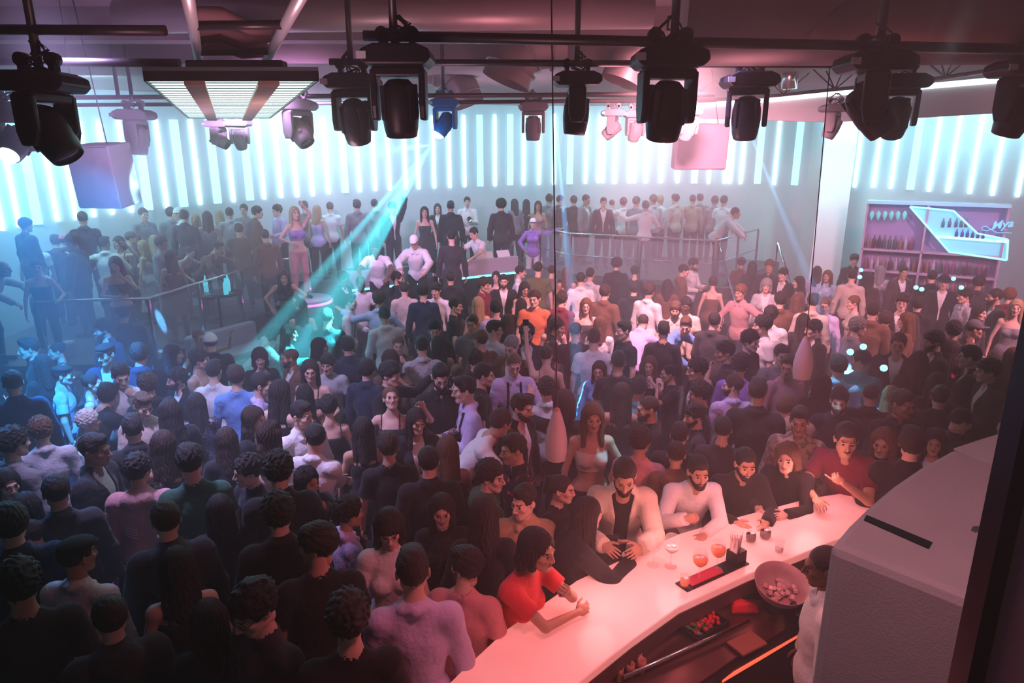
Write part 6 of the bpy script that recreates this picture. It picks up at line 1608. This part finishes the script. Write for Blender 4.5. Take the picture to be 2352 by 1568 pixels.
for x, y, lab in ((1210, 768, 'short drink held by bearded person with glasses'), (2268, 852, 'drink held by the person in suit, left profile'), (2073, 928, 'pale drink glass held beside black shirt, right'), (451, 926, 'drink held by the sequinned top'), (724, 1006, 'drink glass beside hugging white shirt')):
    rec = find(x, y); p, a = hand_world(rec, 'L' if rec[0][10] in ('hold',) else 'R', .07, .03)
    t = thing('drink_glass', lab, 'glass', tuple(p-V([0, 0, .05])), 0, 'drinks held in the crowd')
    MB().lathe([(0, 0), (.026, 0), (.032, .11), (.030, .11), (.024, .005), (0, .005)], 16).build('glass_wall', WG, t); MB().lathe([(0, .006), (.024, .006), (.028, .07), (0, .07)], 14).build('drink', SPR if 'suit' in lab else ICE, t)
# straps, prints and small worn things laid on the cloth of one person each
from mathutils.bvhtree import BVHTree
def on_cloth(x, y, garment, paths, side, w_, m_, nm, off=.004):
    o = find(x, y)[1]; g = [c for c in o.children if c.name.split('.')[0] == garment]
    if not g: return
    me = g[0].data; bv = BVHTree.FromPolygons([v.co for v in me.vertices], [p.vertices for p in me.polygons])
    for pa in paths:
        b = MB(); P = []
        for (xa, za), (xb, zb) in zip(pa, pa[1:]):
            for k in range(9): P.append((xa+(xb-xa)*k/8, za+(zb-za)*k/8))
        L, R_ = [], []
        for i, (px, pz) in enumerate(P):
            q0, q1 = P[max(i-1, 0)], P[min(i+1, len(P)-1)]; d = V([q1[0]-q0[0], q1[1]-q0[1]])+1e-9; d = d/np.linalg.norm(d); n = V([-d[1], d[0]])*w_/2
            for lst, sg_ in ((L, 1), (R_, -1)):
                ax, az = px+n[0]*sg_, pz+n[1]*sg_; h = bv.ray_cast(Vector((ax, side*1., az)), Vector((0, -side, 0)))
                if h[0] is None: continue
                lst.append(V(h[0])+V([0, side*off, 0]))
        n_ = min(len(L), len(R_))
        if n_ < 2: continue
        dd = V([0, -side*.003, 0])
        for i in range(n_-1): b.quadprism([L[i], R_[i], R_[i+1], L[i+1]], [p+dd for p in (L[i], R_[i], R_[i+1], L[i+1])])
        b.build(nm, m_, o)
PRN, DKC = mat('print_pale', (.75, .62, .62), .8), cloth('black')
on_cloth(318, 1080, 'hoodie', [[(.02, 1.20-.028*k), (.125, 1.215-.028*k)] for k in range(4)], 1, .009, PRN, 'printed_stripe')
for x, y, g_ in ((805, 694, 'shirt'), (1180, 836, 'shirt'), (1066, 896, 'shirt')):
    for sd in (-1, 1): on_cloth(x, y, g_, [[(.07*sd, 1.43), (.08*sd, 1.05)]], -1, .03, DKC, 'dark_strap'); on_cloth(x, y, g_, [[(.07*sd, 1.43), (.05*sd, 1.05)]], 1, .03, DKC, 'dark_strap')
on_cloth(458, 776, 'tank_top', [[(-.05, 1.20), (.05, 1.10)]], 1, .02, DKC, 'strap')
on_cloth(483, 787, 'jacket', [[(.09, 1.36), (.135, 1.36)], [(.10, 1.34), (.13, 1.34)]], 1, .012, mat('print_white', (.85, .85, .85), .7), 'jacket_emblem')
rec = find(602, 884); o = rec[1]; K = rec[2]; b = MB(); HW = mat('headphone_white', (.8, .8, .85), .4)
for k in range(12):
    a, c_ = PI*k/12, PI*(k+1)/12; b.tube([(.092*math.cos(a), .01, .01+.118*math.sin(a)), (.092*math.cos(c_), .01, .01+.118*math.sin(c_))], .007, 8)
for sx in (-1, 1): b.lathe([(0, -.014), (.030, -.014), (.034, 0), (.030, .014), (0, .014)], 16, (Ry(PI/2), (sx*.092, .01, -.005)))
h = b.build('headphones', HW, o); h.matrix_local = [c for c in o.children if c.name.startswith('hair')][0].matrix_local
rec = find(1073, 464); p, a = hand_world(rec, 'L', .08, .02)
t = thing('trumpet', 'small silver horn held by white-shirted person above the booth', 'instrument', tuple(p), a)
MB().tube([(0, .05, 0), (0, -.30, .06)], .008, 8).build('tubing', CHROME, t); MB().lathe([(.008, 0), (.014, .08), (.035, .14), (.065, .17), (.062, .17), (.030, .14)], 20, (Rx(PI/2-.17), (0, -.30, .06))).build('bell', CHROME, t)
MB().tube([(0, -.02, -.02), (0, -.14, -.03), (0, -.20, .0), (0, -.14, .035), (0, -.04, .02)], .007, 8).build('valve_loop', CHROME, t)
rec = find(1700, 672); p, a = hand_world(rec, 'L', .07, .02)
b = MB(); n = 7
vs = [(.24*(i/n-.5), .20*(j/n-.5), .03*math.sin(i*1.7+j)+.02*math.cos(j*2.1)) for i in range(n+1) for j in range(n+1)]; vs += [(x, y, z-.004) for x, y, z in vs]; N = (n+1)**2
fs = [(i*(n+1)+j, (i+1)*(n+1)+j, (i+1)*(n+1)+j+1, i*(n+1)+j+1) for i in range(n) for j in range(n)]; b.add(vs, fs+[tuple(N+k for k in f)[::-1] for f in fs])
o = b.build('white_cloth', mat('cloth_paper', (.85, .84, .86), .8)); o.location = p; o.rotation_euler = (.3, .2, a); tag(o, 'white cloth held out by the pinkish-shirted person, upper right', 'cloth')
for x, y, e, dg in ((1927, 926, 130, 1.6), (1715, 925, 120, 1.6)):
    tp = atz(x, y, 1.6); light('face_cyan', 'SPOT', tuple(tp+V([-.5, -3.2, 3.0])), tuple(tp), e*6, (.15, .75, 1.), .01, dg, .2)
if LONG: print('LONG LABELS', len(LONG), LONG[:40])
